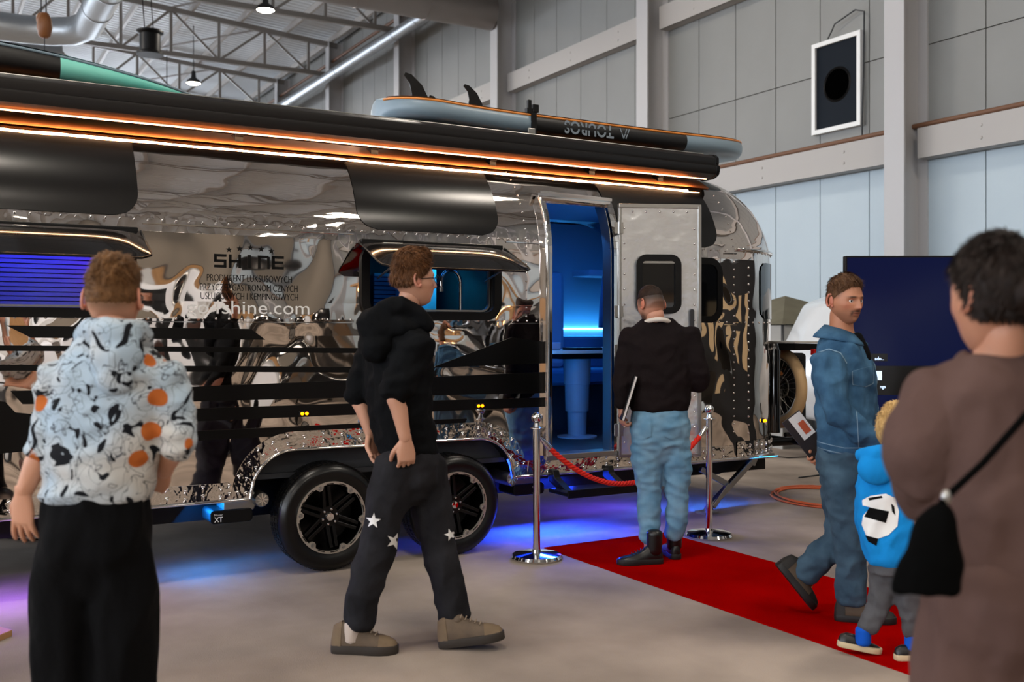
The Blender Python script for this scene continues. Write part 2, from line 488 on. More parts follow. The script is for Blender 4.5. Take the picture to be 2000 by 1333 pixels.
# ================================================================== the mirror-clad travel trailer
def mirror_material():
    m = mat('mirror_skin', '#e8ded6', 0.03, 1.0)
    nt = m.node_tree; b = nt.nodes['Principled BSDF']; L = nt.links.new
    tc = nt.nodes.new('ShaderNodeTexCoord')
    sep = nt.nodes.new('ShaderNodeSeparateXYZ'); L(tc.outputs['Object'], sep.inputs[0])
    def noise_tex(scale, stretch, detail=1.5, dist=0.0):
        mp = nt.nodes.new('ShaderNodeMapping'); mp.inputs['Scale'].default_value = stretch
        n = nt.nodes.new('ShaderNodeTexNoise'); n.inputs['Scale'].default_value = scale
        n.inputs['Detail'].default_value = detail; n.inputs['Roughness'].default_value = 0.4; n.inputs['Distortion'].default_value = dist
        L(tc.outputs['Object'], mp.inputs['Vector']); L(mp.outputs['Vector'], n.inputs['Vector'])
        return n.outputs['Fac']
    def math_(op, a, bb=None, clamp=False):
        n = nt.nodes.new('ShaderNodeMath'); n.operation = op; n.use_clamp = clamp
        for i, x in enumerate((a, bb)):
            if x is None: continue
            if isinstance(x, (int, float)): n.inputs[i].default_value = x
            else: L(x, n.inputs[i])
        return n.outputs[0]
    z = sep.outputs['Z']
    low = math_('SUBTRACT', 1.0, math_('MULTIPLY', math_('SUBTRACT', z, 2.02), 9.0, True), True)   # 1 below the upper seam, 0 on the roof curve
    def near(z0, w):
        return math_('SUBTRACT', 1.0, math_('DIVIDE', math_('ABSOLUTE', math_('SUBTRACT', z, z0)), w), True)
    seam = math_('ADD', near(1.53, 0.10), near(2.09, 0.09), True)
    a = math_('MULTIPLY', noise_tex(2.7, (1, 1, 0.8), 0.6, 0.6), low)
    c = math_('MULTIPLY', math_('MULTIPLY', noise_tex(13.0, (1, 1, 0.6), 0.5), seam), 0.09)
    d = math_('MULTIPLY', noise_tex(4.0, (0.35, 1, 1.3), 2.0), math_('MULTIPLY', math_('SUBTRACT', 1.0, low), 0.35))
    h = math_('ADD', math_('ADD', a, c), d)
    bp = nt.nodes.new('ShaderNodeBump'); bp.inputs['Strength'].default_value = 1.0; bp.inputs['Distance'].default_value = 0.028
    L(h, bp.inputs['Height']); L(bp.outputs['Normal'], b.inputs['Normal'])
mirror_material()
mat('chrome', '#e2e0de', 0.06, 1.0)
mat('chrome_dent', '#dcd8d4', 0.05, 1.0, bump=(9, 0.6, 0.01))
mat('brushed_alu', '#e6e8ea', 0.24, 0.82, bump=(5, 0.5, 0.02))
mat('alu_matt', '#a8a7a3', 0.35, 1.0)
mat('black_gloss', '#050405', 0.12, coat=0.6)
mat('black_wrap', '#0c0a09', 0.22)
mat('black_decal', '#020202', 0.30, spec=0.3)
mat('awning_black', '#100d0c', 0.33)
mat('warm_reflection', '#d08a58', 0.42, 1.0, bump=(30, 0.3, 0.003, (0.15, 1, 1)))  # metal colour that carries the awning's warm reflection
mat('led_warm', '#ffd9b8', 0.4, emit='#ffb98a', estr=14.0)
mat('led_blue', '#3060ff', 0.4, emit='#1a3cff', estr=10.0)
mat('led_violet', '#8040ff', 0.4, emit='#a060ff', estr=6.0)
mat('led_pink', '#ff6080', 0.4, emit='#ff5080', estr=5.0)
mat('led_cyan', '#60c0ff', 0.4, emit='#38a8ff', estr=5.0)
mat('led_interior', '#80d0ff', 0.4, emit='#58b8ff', estr=14.0)
mat('amber_lens', '#ff8a00', 0.3, emit='#ff7a00', estr=9.0)
mat('dark_glass', '#04060a', 0.04, coat=0.5)
mat('white_print', '#eeeeec', 0.4)
mat('red_print', '#c01818', 0.4)
mat('lining', '#8fa3b8', 0.6)
mat('dark_lining', '#1d2024', 0.6, var=('#2a2d33', 8, 0.4))
mat('cushion', '#5878a0', 0.8)
mat('table_wood', '#b8b4ac', 0.4)
mat('pedestal', '#7f93a8', 0.5)
mat('fabric_black', '#08080a', 0.9)
mat('orange_paint', '#f08a12', 0.4)

trailer = empty('travel_trailer', M_TR)
tag(trailer, 'mirror-polished travel trailer with black stripes, open door and blue lit interior', 'trailer')
SL, SR, WID, RC = -4.2, 4.18, 2.5, 0.85
ZC, RR = 2.0, 0.75
AX0, AX1, ZB, ZARCH, RARCH = -0.478, 1.317, 0.47, 0.745, 0.27

def z_bottom(s):
    if s <= AX0 or s >= AX1: return ZB
    e = min(s - AX0, AX1 - s)
    if e >= RARCH: return ZARCH
    return ZB + (ZARCH - ZB) * math.sqrt(max(0, 1 - (1 - e / RARCH) ** 2))
def roof_inset(z):
    if z <= ZC: return 0.0
    return RR * (1 - math.sqrt(max(0, 1 - ((z - ZC) / RR) ** 2)))

OPEN = [(1.60, 2.137, 0.60, 2.36), (0.24, 1.19, 1.555, 1.99), (-2.13, -1.14, 1.555, 1.99), (2.74, 3.14, 1.555, 1.99)]
S_SIDE = sorted(set([round(x, 3) for x in np.arange(SL + RC, SR - RC, 0.1)] + [SL + RC, SR - RC]
                    + [x for o in OPEN for x in o[:2]]
                    + [AX0, AX1] + [round(AX0 + RARCH * (1 - math.cos(a)), 4) for a in np.linspace(0.12, math.pi / 2, 9)]
                    + [round(AX1 - RARCH * (1 - math.cos(a)), 4) for a in np.linspace(0.12, math.pi / 2, 9)]))
S_SIDE = [s for i, s in enumerate(S_SIDE) if i == 0 or s - S_SIDE[i - 1] > 0.004]
def outline(i, lower=None):
    """closed ring of (s, d) points for inset i, near side first"""
    r = RC - i
    pts = [(s, i) for s in S_SIDE]
    def arc(cs, cd, a0):
        return [(cs + r * math.cos(math.radians(a0 + 90 * k / 14)), cd + r * math.sin(math.radians(a0 + 90 * k / 14))) for k in range(1, 15)]
    pts += arc(SR - RC, RC, -90)
    pts += [(SR - i, d) for d in np.linspace(RC, WID - RC, 6)[1:]]
    pts += arc(SR - RC, WID - RC, 0)
    pts += [(s, WID - i) for s in np.linspace(SR - RC, SL + RC, 14)[1:]]
    pts += arc(SL + RC, WID - RC, 90)
    pts += [(SL + i, d) for d in np.linspace(WID - RC, RC, 6)[1:]]
    pts += arc(SL + RC, RC, 180)[:-1]
    return pts
n_near = len(S_SIDE)
rows_ = []
for f in (0, 0.394, 0.7, 1.0): rows_.append(('low', f))
for z in (0.95, 1.15, 1.35, 1.555, 1.70, 1.85, 1.99): rows_.append(('z', z))
for th in (8, 14, 20, 28.685, 36, 43, 50, 57, 64, 71, 78, 84): rows_.append(('z', ZC + RR * math.sin(math.radians(th))))
verts, zz = [], []
for kind, val in rows_:
    z0 = 0.80 if kind == 'low' else val
    ring = outline(roof_inset(z0))
    for k, (s, d) in enumerate(ring):
        if kind == 'low':
            zb = z_bottom(s) if k < n_near else ZB
            z = zb + (0.80 - zb) * val
        else: z = val
        verts.append((s, d, z))
NP = len(outline(0))
for f in (0.35, 0.7, 0.98):      # crown of the roof
    base = verts[-NP:] if f == 0.35 else base
    for (s, d, z) in base:
        cs = max(min(s, 2.9), -2.9)
        verts.append((s + (cs - s) * f, d + (1.25 - d) * f, z + 0.06 * (1 - (1 - f) ** 2)))
faces = []
NR = len(rows_) + 3
for i in range(NR - 1):
    for k in range(NP):
        l = (k + 1) % NP
        if k < n_near - 1 and i < len(rows_) - 1:
            q = [verts[i * NP + k], verts[i * NP + l], verts[(i + 1) * NP + l], verts[(i + 1) * NP + k]]
            sm = sum(p[0] for p in q) / 4; zm = sum(p[2] for p in q) / 4
            if any(a < sm < b and c < zm < e for a, b, c, e in OPEN): continue
        faces.append((i * NP + k, i * NP + l, (i + 1) * NP + l, (i + 1) * NP + k))
faces.append(tuple((NR - 1) * NP + k for k in range(NP)))
me = bpy.data.meshes.new('body_shell'); me.from_pydata(verts, [], faces)
shell = link('body_shell', me, 'mirror_skin', trailer, 180)
shell['label'] = 'mirror-polished riveted metal shell'

def T(name, mb, m, parent=None, smooth=None, bevel=0, label=None):
    o = mb.build(name, m, parent or trailer, smooth, bevel)
    if label: o['label'] = label
    return o
def side_poly(name, pixels, m, e=0.004, parent=None, label=None, thick=0.003):
    pts = [side(u, v) for u, v in pixels]
    return T(name, MB().prism(pts, 'Y', -e, -e + thick), m, parent, label=label)

# ---- floor pan, chassis
pan = [(s, d) for s, d in outline(0.02)]
cs = MB().box(-3.9, 3.9, 0.35, 2.15, 0.42, 0.55)
T('belly_pan', cs, 'black_plastic')
ch = MB()
for d in (0.42, 2.05): ch.box(-3.8, 4.0, d - 0.04, d + 0.04, 0.30, 0.43)
for s in (-2.5, -0.6, 1.5, 3.3): ch.box(s - 0.03, s + 0.03, 0.42, 2.05, 0.32, 0.42)
T('chassis', ch, 'black_plastic')
wb = MB()      # wheel box: liner of the arch
arc = [(AX0 + 0.005, 0.46)] + [(s, z_bottom(s) - 0.004) for s in np.linspace(AX0 + 0.006, AX1 - 0.006, 40)] + [(AX1 - 0.005, 0.46)]
for (s0, z0), (s1, z1) in zip(arc[:-1], arc[1:]):
    wb.add([(s0, 0.012, z0), (s1, 0.012, z1), (s1, 0.5, z1), (s0, 0.5, z0)], [(0, 1, 2, 3)])
wb.box(AX0, AX1, 0.5, 0.52, 0.40, ZARCH)
T('wheel_box', wb, 'black_plastic')
lip = MB().tube([(s, -0.006, z_bottom(s)) for s in np.concatenate([np.linspace(SL + RC, AX0 - 0.02, 20), np.linspace(AX0, AX0 + RARCH, 14), np.linspace(AX0 + RARCH, AX1 - RARCH, 8)[1:-1], np.linspace(AX1 - RARCH, AX1, 14), np.linspace(AX1 + 0.02, SR - RC, 14)])]
                  + [(SR - RC + (RC + 0.006) * math.sin(a), RC - (RC + 0.006) * math.cos(a), ZB) for a in np.linspace(0.1, 1.5, 10)], 0.010, 8)
T('edge_trim', lip, 'chrome', smooth=60)

# ---- studded chrome band along the bottom edge and over the wheel arch
def band_pts():
    pts = []
    for s in np.arange(-2.6, AX0 - 0.09, 0.05): pts.append((s, ZB, s, ZB + 0.105))
    n = 12
    for k in range(n + 1):
        a = math.pi / 2 * k / n
        ci, cj = AX0 + RARCH, ZB + (ZARCH - ZB)
        pts.append((AX0 + RARCH * (1 - math.cos(a)), ZB + (ZARCH - ZB) * math.sin(a), AX0 - 0.11 + (RARCH + 0.11) * (1 - math.cos(a)), ZB + (ZARCH - ZB + 0.11) * math.sin(a)))
    for s in np.linspace(AX0 + RARCH, AX1 - RARCH, 22)[1:-1]: pts.append((s, ZARCH, s, ZARCH + 0.11))
    for k in range(n, -1, -1):
        a = math.pi / 2 * k / n
        pts.append((AX1 - RARCH * (1 - math.cos(a)), ZB + (ZARCH - ZB) * math.sin(a), AX1 + 0.11 - (RARCH + 0.11) * (1 - math.cos(a)), ZB + (ZARCH - ZB + 0.11) * math.sin(a)))
    for s in np.arange(AX1 + 0.12, SR - RC, 0.05): pts.append((s, ZB, s, ZB + 0.105))
    return pts
bp_ = band_pts()
bd = MB()
vs = []
for (s0, z0, s1, z1) in bp_: vs += [(s0, -0.006, z0), (s1, -0.006, z1), (s1, 0.0, z1), (s0, 0.0, z0)]
fs = []
for i in range(len(bp_) - 1):
    a, b = 4 * i, 4 * i + 4
    fs += [(a, b, b + 1, a + 1), (a + 1, b + 1, b + 2, a + 2), (a, a + 3, b + 3, b)]
bd.add(vs, fs)
for k in range(14):      # the band goes on around the front corner
    a0, a1 = math.radians(90 * k / 14), math.radians(90 * (k + 1) / 14)
    r = RC + 0.006
    p = lambda a, z: (SR - RC + r * math.sin(a), RC - r * math.cos(a), z)
    bd.add([p(a0, ZB), p(a1, ZB), p(a1, ZB + 0.13), p(a0, ZB + 0.13)], [(0, 1, 2, 3)])
T('stud_band', bd, 'chrome_dent', smooth=40)
def stud(mb, p, nrm, ang, sz=0.018):
    """small T-shaped chrome stud"""
    n = Vector(nrm); x = Vector((0, 0, 1)).cross(n).normalized(); y = n.cross(x)
    mw = Matrix((x, y, n)).transposed().to_4x4(); mw.translation = Vector(p)
    mw = mw @ Matrix.Rotation(ang, 4, 'Z')
    mb.ball((0, 0, 0), (0.001, 0.001, 0.001), 3, 2)
    for q, rr in (((0, 0.2 * sz, 0), (sz * 0.72, sz * 0.3, sz * 0.42)), ((0, -0.55 * sz, 0), (sz * 0.28, sz * 0.6, sz * 0.36))):
        c = mw @ Vector(q)
        mb.ball(c, rr, 8, 5, mw.to_3x3().to_4x4())
st = MB()
acc = 0
for (a, b) in zip(bp_[:-1], bp_[1:]):
    L_ = math.hypot(b[0] - a[0], b[1] - a[1]); acc += max(L_, math.hypot(b[2] - a[2], b[3] - a[3]))
    if acc >= 0.068:
        acc = 0; fl_ = len(st.v) // 10 % 2
        for f in ((0.25, 0.7) if fl_ else (0.4, 0.85)):
            stud(st, (a[0] + (a[2] - a[0]) * f, -0.007, a[1] + (a[3] - a[1]) * f), (0, -1, 0), random.uniform(-0.7, 0.7))
for k in range(15):
    a = math.radians(4 + 6 * k)
    for f in (0.035, 0.095):
        nr = (math.sin(a), -math.cos(a), 0)
        stud(st, (SR - RC + (RC + 0.007) * math.sin(a), RC - (RC + 0.007) * math.cos(a), ZB + f), nr, random.uniform(-0.7, 0.7), 0.022)
o = T('studs', st, 'chrome', smooth=180); o['kind'] = 'stuff'

# ---- rivets
rv = MB()
def rivet(p, n=(0, -1, 0), r=0.008):
    n = Vector(n).normalized(); x = n.orthogonal().normalized(); y = n.cross(x); p = Vector(p)
    rr = []
    for f, h in ((1, 0), (0.75, 0.55), (0.1, 0.8)):
        rr.append([p + (x * math.cos(a) + y * math.sin(a)) * r * f + n * r * h for a in [2 * math.pi * k / 7 for k in range(7)]])
    rv.rings(rr, True)
def in_open(s, z, pad=0.05):
    return any(a - pad < s < b + pad and c - pad < z < e + pad for a, b, c, e in OPEN)
for s in np.arange(-2.7, 3.3, 0.075):
    for z in (1.53,):
        if not in_open(s, z, 0.0): rivet((s, -0.001, z))
    if not in_open(s, 2.085, 0.0): rivet((s, -0.002, 2.085), r=0.0065)
for s in (-2.45, 1.42, 3.3):
    for z in np.arange(1.56 if s == 1.42 else 0.68, 2.6, 0.06):
        if z > 2.7: break
        i = roof_inset(z)
        if not in_open(s, z, 0.02): rivet((s, i - 0.001, z), (0, -(RR - i), (z - ZC) if z > ZC else 0) if z > ZC else (0, -1, 0), 0.007)
for k in range(1, 14):
    a = math.radians(90 * k / 14)
    for z in (1.53, 2.085): rivet((SR - RC + (RC + .001) * math.sin(a), RC - (RC + .001) * math.cos(a), z), (math.sin(a), -math.cos(a), 0))
for z in np.arange(0.66, 2.0, 0.065):
    a = math.radians(9); rivet((SR - RC + RC * math.sin(a), RC - RC * math.cos(a), z), (math.sin(a), -math.cos(a), 0), 0.009)
o = T('rivets', rv, 'chrome', smooth=180); o['kind'] = 'stuff'
seam = MB()
for z in (1.508, 2.06):
    for a, b in ((-3.3, -2.2), (-1.08, 0.17), (1.26, 1.52), (2.26, 2.68), (3.2, 3.33)):
        seam.box(a, b, -0.004, 0.0, z, z + 0.006)
T('seam_strips', seam, 'chrome')

# ---- black roof patches that follow the roof curve
def curved_patch(name, s0, s1, z0, z1, m, e=0.004, r=0.13, parent=None):
    """rounded patch laid over the side and the roof curve"""
    zs = [z0 + (z1 - z0) * k / 24 for k in range(25)]
    rings = []
    for z in zs:
        f = 0.0
        if z - z0 < r: f = r - math.sqrt(max(0, r * r - (r - (z - z0)) ** 2))
        a, b = s0 + f, s1 - f
        i = roof_inset(z)
        n = Vector((0, -(RR - i), max(0, z - ZC))).normalized()
        p = Vector((0, i, z)) + n * e
        rings.append([(a + (b - a) * k / 8, p.y, p.z) for k in range(9)])
    vs = [p for q in rings for p in q]
    fs = [(i * 9 + k, i * 9 + k + 1, (i + 1) * 9 + k + 1, (i + 1) * 9 + k) for i in range(len(zs) - 1) for k in range(8)]
    return T(name, MB().add(vs, fs), m, parent, 180)
for a, b in ((-2.12, -1.10), (0.20, 1.215), (2.15, 3.15)):
    curved_patch('roof_stripe', a, b, 2.10, 2.545, 'black_wrap')['label'] = 'black vinyl patch on the roof curve'

# ---- warm reflection of the lit awning, painted on as a coloured band
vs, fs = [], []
refl_prof = []
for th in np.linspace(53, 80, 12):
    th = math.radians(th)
    refl_prof.append((RR * (1 - math.cos(th)) - 0.006 * math.cos(th), ZC + RR * math.sin(th) + 0.006 * math.sin(th)))
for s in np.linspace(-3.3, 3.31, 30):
    for d, z in refl_prof: vs.append((s, d, z))
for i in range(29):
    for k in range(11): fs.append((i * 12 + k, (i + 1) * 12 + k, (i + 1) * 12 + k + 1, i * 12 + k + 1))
T('reflection_band', MB().add(vs, fs), 'warm_reflection', smooth=180)
# ---- awning cassette
prof = [(d + 0.20, z + 0.045) for d, z in ((0.03, 2.645), (0.0, 2.66), (-0.012, 2.69), (-0.012, 2.725), (0.004, 2.735), (0.0, 2.75), (0.0, 2.79), (0.03, 2.815), (0.08, 2.825), (0.17, 2.815), (0.19, 2.78), (0.19, 2.65), (0.17, 2.635), (0.06, 2.635))]
aw = T('awning_case', MB().prism(prof, 'X', -3.4, 3.29), 'awning_black', smooth=35)
T('end_cap', MB().prism([(0.28 + (d - 0.28) * 1.05, 2.775 + (z - 2.775) * 1.05) for d, z in prof], 'X', 3.29, 3.325), 'black_plastic', aw, bevel=0.004)
T('awning_led_line', MB().tube([(s, 0.285, 2.676) for s in np.linspace(-3.35, 3.27, 10)], 0.0038, 6), 'led_warm', aw, 180)
T('awning_rail', MB().tube([(s, 0.3, 2.877) for s in np.linspace(-3.4, 3.25, 6)], 0.006, 6), 'alu_matt', aw)
for s in (-2.3, -0.45, 0.45, 1.35, 2.2, 2.85):
    br = MB()
    br.box(s - 0.025, s + 0.025, 0.33, 0.52, 2.665, 2.685).box(s - 0.025, s + 0.025, 0.34, 0.38, 2.62, 2.685)
    T('awning_bracket', br, 'black_plastic')
ld2 = bpy.data.lights.new('awning_led_light', 'AREA'); ld2.shape = 'RECTANGLE'; ld2.size = 6.4; ld2.size_y = 0.02; ld2.energy = 24; ld2.color = (1, 0.55, 0.28)
l = bpy.data.objects.new('awning_led_light', ld2); COL.objects.link(l); l.parent = aw; l.location = (-0.05, 0.29, 2.668)

# ---- roof rack
rk = MB()
for s in (-2.6, -1.4, -0.2, 0.95, 1.9, 3.0):
    rk.box(s - 0.02, s + 0.02, 0.42, 2.2, 2.865, 2.892)
    for d in (0.55, 2.0): rk.box(s - 0.03, s + 0.03, d - 0.03, d + 0.03, 2.70, 2.87)
T('roof_rack', rk, 'black_plastic')
T('roof_box', MB().box(-3.0, 0.30, 0.62, 1.6, 2.80, 2.83), 'black_plastic')
cl = [(s, 0.42, 2.755 + 0.012 * math.sin(s * 170)) for s in np.arange(1.95, 2.45, 0.004)]
cl = [(s, 0.40 + 0.018 * math.cos((s - 1.95) * 260), 2.745 + 0.018 * math.sin((s - 1.95) * 260)) for s in np.arange(1.95, 2.42, 0.004)]
T('coil_spring', MB().tube(cl, 0.004, 5), 'black_plastic', smooth=180)
T('gas_strut', MB().tube([(1.55, 0.42, 2.80), (1.95, 0.40, 2.745)], 0.008, 6).tube([(0.55, 0.5, 2.84), (1.0, 0.40, 2.70)], 0.016, 6), 'black_plastic', smooth=180)

# ---- stripes
stripes = [[(12, 636), (490, 643), (518, 664), (60, 660)],
           [(-120, 674), (842, 681), (842, 691), (-120, 685)],
           [(-120, 712), (842, 718), (842, 729), (-120, 724)],
           [(20, 764), (368, 756), (842, 737), (1062, 727), (1062, 768), (842, 773), (368, 785), (44, 790)],
           [(60, 806), (371, 799), (842, 783), (1062, 777), (1062, 795), (846, 804), (371, 824), (90, 832)],
           [(80, 852), (373, 843), (857, 820), (912, 818), (905, 831), (857, 835), (373, 862), (100, 871)],
           [(-160, 770), (10, 785), (30, 806), (70, 810), (78, 880), (-160, 900)],
           [(842, 719), (1000, 659), (1062, 668), (1062, 710)]]
for p in stripes:
    side_poly('side_stripe', p, 'black_decal')
# ---- lettering
def on_side(e):
    return lambda s, z: (s, -e, z)
def side_text(txt, u0, u1, v0, v1, m, e=0.003, bold=0.0):
    s0, z1 = side(u0, v0); s1, z0 = side(u1, v1)
    s0b, z1b = side(u0, v0); _, zl = side(u0, v1); _, zr = side(u1, v0)
    me = fit_mesh(text_mesh(txt, 'lettering', 1.0, bold), s0, s1, (zl + z0) / 2, (z1 + zr) / 2, on_side(e))
    o = link('lettering', me, m, trailer)
    return o
side_text('PRODUCENT LUKSUSOWYCH', 404, 570, 538, 551, 'black_decal', bold=-0.012)
side_text('PRZYCZEP GASTRONOMICZNYCH', 391, 581, 556, 569, 'black_decal', bold=-0.012)
side_text('US\u0141UGOWYCH I KEMPINGOWYCH', 392, 582, 573, 586, 'black_decal', bold=-0.012)
side_text('go4shine.com', 364, 604, 588, 622, 'white_print', bold=0.0)
glyph = {'S': [(0, 1, .8, 1), (0, .5, .22, .9), (0, .4, 1, .6), (.78, .1, 1, .5), (0, 0, 1, .2), (0, .8, 1, 1)],
         'H': [(0, 0, .22, 1), (.78, 0, 1, 1), (0, .4, 1, .6)], 'I': [(0.35, 0, .62, 1)],
         'N': [(0, 0, .22, 1), (0, .8, .9, 1), (.78, 0, 1, .92)], 'E': [(0, .8, 1, 1), (0, 0, 1, .2), (0, .4, .95, .6), (0, 0, .22, 1)]}
s0, zt = side(418, 496); s1, zb = side(558, 527)
cw = (s1 - s0) / 5.15
lt = MB()
for k, ch_ in enumerate('SHINE'):
    for (a, b, c, d) in glyph[ch_]:
        if b >= d: continue
        x0 = s0 + cw * (k * 1.035); w = cw * 0.86
        hh = zt - zb
        lt.box(x0 + w * a, x0 + w * c, -0.004, -0.001, zb + hh * b, zb + hh * d)
T('lettering', lt, 'black_decal')
for i, (u, v) in enumerate(((447, 488), (468, 486), (489, 484), (510, 487), (530, 491))):
    s, z = side(u, v)
    T('star_print', MB().prism(star_poly(s, z, 0.019), 'Y', -0.004, -0.001), 'black_decal')

# ---- amber side markers
for (u, v) in ((593, 808), (936, 793)):
    s, z = side(u, v)
    mk = T('side_marker', MB().box(s - 0.034, s + 0.034, -0.018, 0.0, z - 0.014, z + 0.014), 'black_plastic', bevel=0.004)
    for ds in (-0.014, 0.014): T('marker_lens', MB().ball((s + ds, -0.018, z), (0.011, 0.008, 0.010)), 'amber_lens', mk, 180)
a = math.radians(24)
pc = Vector((SR - RC + RC * math.sin(a), RC - RC * math.cos(a), side(1463, 816)[1] - 0.04))
mk = T('side_marker', MB().ball(pc, (0.03, 0.02, 0.018)), 'black_plastic', smooth=180)
T('marker_lens', MB().ball(pc + Vector((0.006, -0.012, 0)), (0.022, 0.014, 0.013)), 'amber_lens', mk, 180)

# ---- windows with top-hung hatches
def frame_ring(mb, s0, s1, z0, z1, w, r, y0, y1):
    o = rrect(s0 - w, s1 + w, z0 - w, z1 + w, r + w); i_ = rrect(s0, s1, z0, z1, r)
    n = len(o)
    vs = [(p[0], y0, p[1]) for p in o] + [(p[0], y0, p[1]) for p in i_] + [(p[0], y1, p[1]) for p in o] + [(p[0], y1, p[1]) for p in i_]
    fs = []
    for k in range(n):
        l = (k + 1) % n
        fs += [(k, l, n + l, n + k), (k, 2 * n + k, 2 * n + l, l), (n + k, n + l, 3 * n + l, 3 * n + k), (2 * n + k, 3 * n + k, 3 * n + l, 2 * n + l)]
    return mb.add(vs, fs)
for (s0, s1, z0, z1) in OPEN[1:3]:
    w = T('hatch_window', frame_ring(MB(), s0 + 0.03, s1 - 0.03, z0 + 0.03, z1 - 0.03, 0.055, 0.06, -0.022, 0.05), 'black_plastic', smooth=40)
    T('inner_rim', frame_ring(MB(), s0 + 0.045, s1 - 0.045, z0 + 0.045, z1 - 0.045, 0.012, 0.05, 0.03, 0.06), 'alu_matt', w, 40)
    # the hatch: a shallow acrylic dome hinged at the top edge, swung out
    hz, e, dz = z1 + 0.025, 0.375, 0.175
    nu, nv = 20, 10
    top, bot = [], []
    for i in range(nv + 1):
        for k in range(nu + 1):
            a = -1 + 2 * k / nu; f = i / nv
            cr = 0.0
            if f > 0.85: cr = 0.06 * ((f - 0.85) / 0.15) ** 2
            s = (s0 + s1) / 2 + a * ((s1 - s0) / 2 + 0.045 - cr)
            bul = 0.045 * (1 - a ** 6) * math.sin(math.pi * min(1, f * 1.05)) ** 0.7
            ov = 0.0
            d = -0.025 - f * e; z = hz - f * dz
            n = Vector((0, -dz, e)).normalized()
            p = Vector((s, d, z)) + n * bul
            top.append(p); bot.append(p - n * 0.008)
    N1 = len(top); W = nu + 1
    fs = []
    for i in range(nv):
        for k in range(nu):
            q = (i * W + k, i * W + k + 1, (i + 1) * W + k + 1, (i + 1) * W + k)
            fs += [q, tuple(N1 + x for x in q)[::-1]]
    edge = [k for k in range(W)] + [i * W + nu for i in range(1, nv + 1)] + [nv * W + k for k in range(nu - 1, -1, -1)] + [i * W for i in range(nv - 1, 0, -1)]
    for a_, b_ in zip(edge, edge[1:] + edge[:1]): fs.append((a_, N1 + a_, N1 + b_, b_))
    T('hatch_flap', MB().add(top + bot, fs), 'black_gloss', w, 50)
    T('hatch_edge', MB().tube([p for i, p in enumerate([top[k] for k in edge[nu:nu + nv + nu + nv + 1]])], 0.006, 6), 'black_plastic', w, 60)
    T('hatch_hinge', MB().box(s0 - 0.03, s1 + 0.03, -0.032, 0.0, z1 + 0.012, z1 + 0.045), 'black_plastic', w, bevel=0.006)
    for ss in (s0 + 0.09, s1 - 0.09):
        T('hatch_stay', MB().tube([(ss, 0.0, z1 - 0.20), (ss, -0.27, hz - 0.15)], 0.007, 6), 'alu_matt', w, 60)
s0, s1, z0, z1 = OPEN[3]
w = T('side_window', frame_ring(MB(), s0 + 0.02, s1 - 0.02, z0 + 0.02, z1 - 0.02, 0.05, 0.07, -0.02, 0.03), 'black_plastic', smooth=40)
T('pane', MB().prism(rrect(s0, s1, z0, z1, 0.08), 'Y', -0.012, -0.004), 'dark_glass', w)
# wrap-around corner window
rings = []
for k in range(13):
    f = k / 12
    a = math.radians(20 + 62 * f)
    rings.append(a)
zl = [1.56 + 0.45 * k / 12 for k in range(13)]
vs, fs = [], []
for iz, z in enumerate(zl):
    e_ = min(z - zl[0], zl[-1] - z); cut = 0.0
    if e_ < 0.08: cut = (0.08 - math.sqrt(max(0, 0.0064 - (0.08 - e_) ** 2))) / RC
    for k in range(13):
        a = math.radians(20) + cut + (math.radians(62) - 2 * cut) * k / 12
        vs.append((SR - RC + (RC + 0.008) * math.sin(a), RC - (RC + 0.008) * math.cos(a), z))
for i in range(12):
    for k in range(12): fs.append((i * 13 + k, i * 13 + k + 1, (i + 1) * 13 + k + 1, (i + 1) * 13 + k))
T('corner_window', MB().add(vs, fs), 'dark_glass', smooth=180)
# rain gutter and end rail over the corner
gt = [(SR - RC + (RC + 0.02 - i) * math.sin(a), RC - (RC + 0.02 - i) * math.cos(a), z) for a in np.linspace(0.0, 1.55, 12) for i, z in ((0.012, 2.10),)]
T('corner_gutter', MB().tube(gt, 0.012, 6), 'chrome', smooth=180)
T('roof_lamp', MB().box(SR - 0.20, SR - 0.02, 0.70, 0.78, 2.30, 2.335), 'alu_matt', bevel=0.008)
cyl = [(SR - RC + (RC + 0.028) * math.sin(math.radians(46)), RC - (RC + 0.028) * math.cos(math.radians(46)), z) for z in (0.62, 1.30, 1.36)]
T('corner_bumper', MB().tube(cyl, [0.05, 0.05, 0.03], 16), 'black_gloss', smooth=40)

# ---- door opening, frame and the open door
s0, s1, z0, z1 = OPEN[0]
def door_side_curve(s, e):
    pts = []
    for z in list(np.linspace(0.60, 1.95, 10)) + list(np.linspace(2.0, z1 + 0.03, 9)):
        i = roof_inset(z); n = Vector((0, -(RR - i), max(0, z - ZC))).normalized() if z > ZC else Vector((0, -1, 0))
        pts.append(Vector((s, i, z)) + n * e)
    return pts
fr = empty('door_frame'); fr.parent = trailer
for s in (s0 - 0.02, s1 + 0.02):
    c = door_side_curve(s, 0.012)
    q = MB()
    for a, b in zip(c[:-1], c[1:]): q.bar(a, b, 0.055, 0.05, up=(0, -1, 0))
    T('jamb', q, 'chrome', fr)
    q = MB()
    for a, b in zip(c[:-1], c[1:]): q.bar(a + Vector((0.02 if s < s1 else -0.02, 0.06, 0)), b + Vector((0.02 if s < s1 else -0.02, 0.06, 0)), 0.02, 0.10, up=(0, -1, 0))
    T('seal', q, 'alu_matt', fr)
c = door_side_curve(s0 - 0.035, 0.045)
T('grab_rail', MB().tube(c, 0.012, 10), 'chrome', fr, 60)
T('head', MB().bar(c[-1] + Vector((0, 0.01, 0)), door_side_curve(s1 + 0.03, 0.02)[-1], 0.06, 0.05), 'chrome', fr)
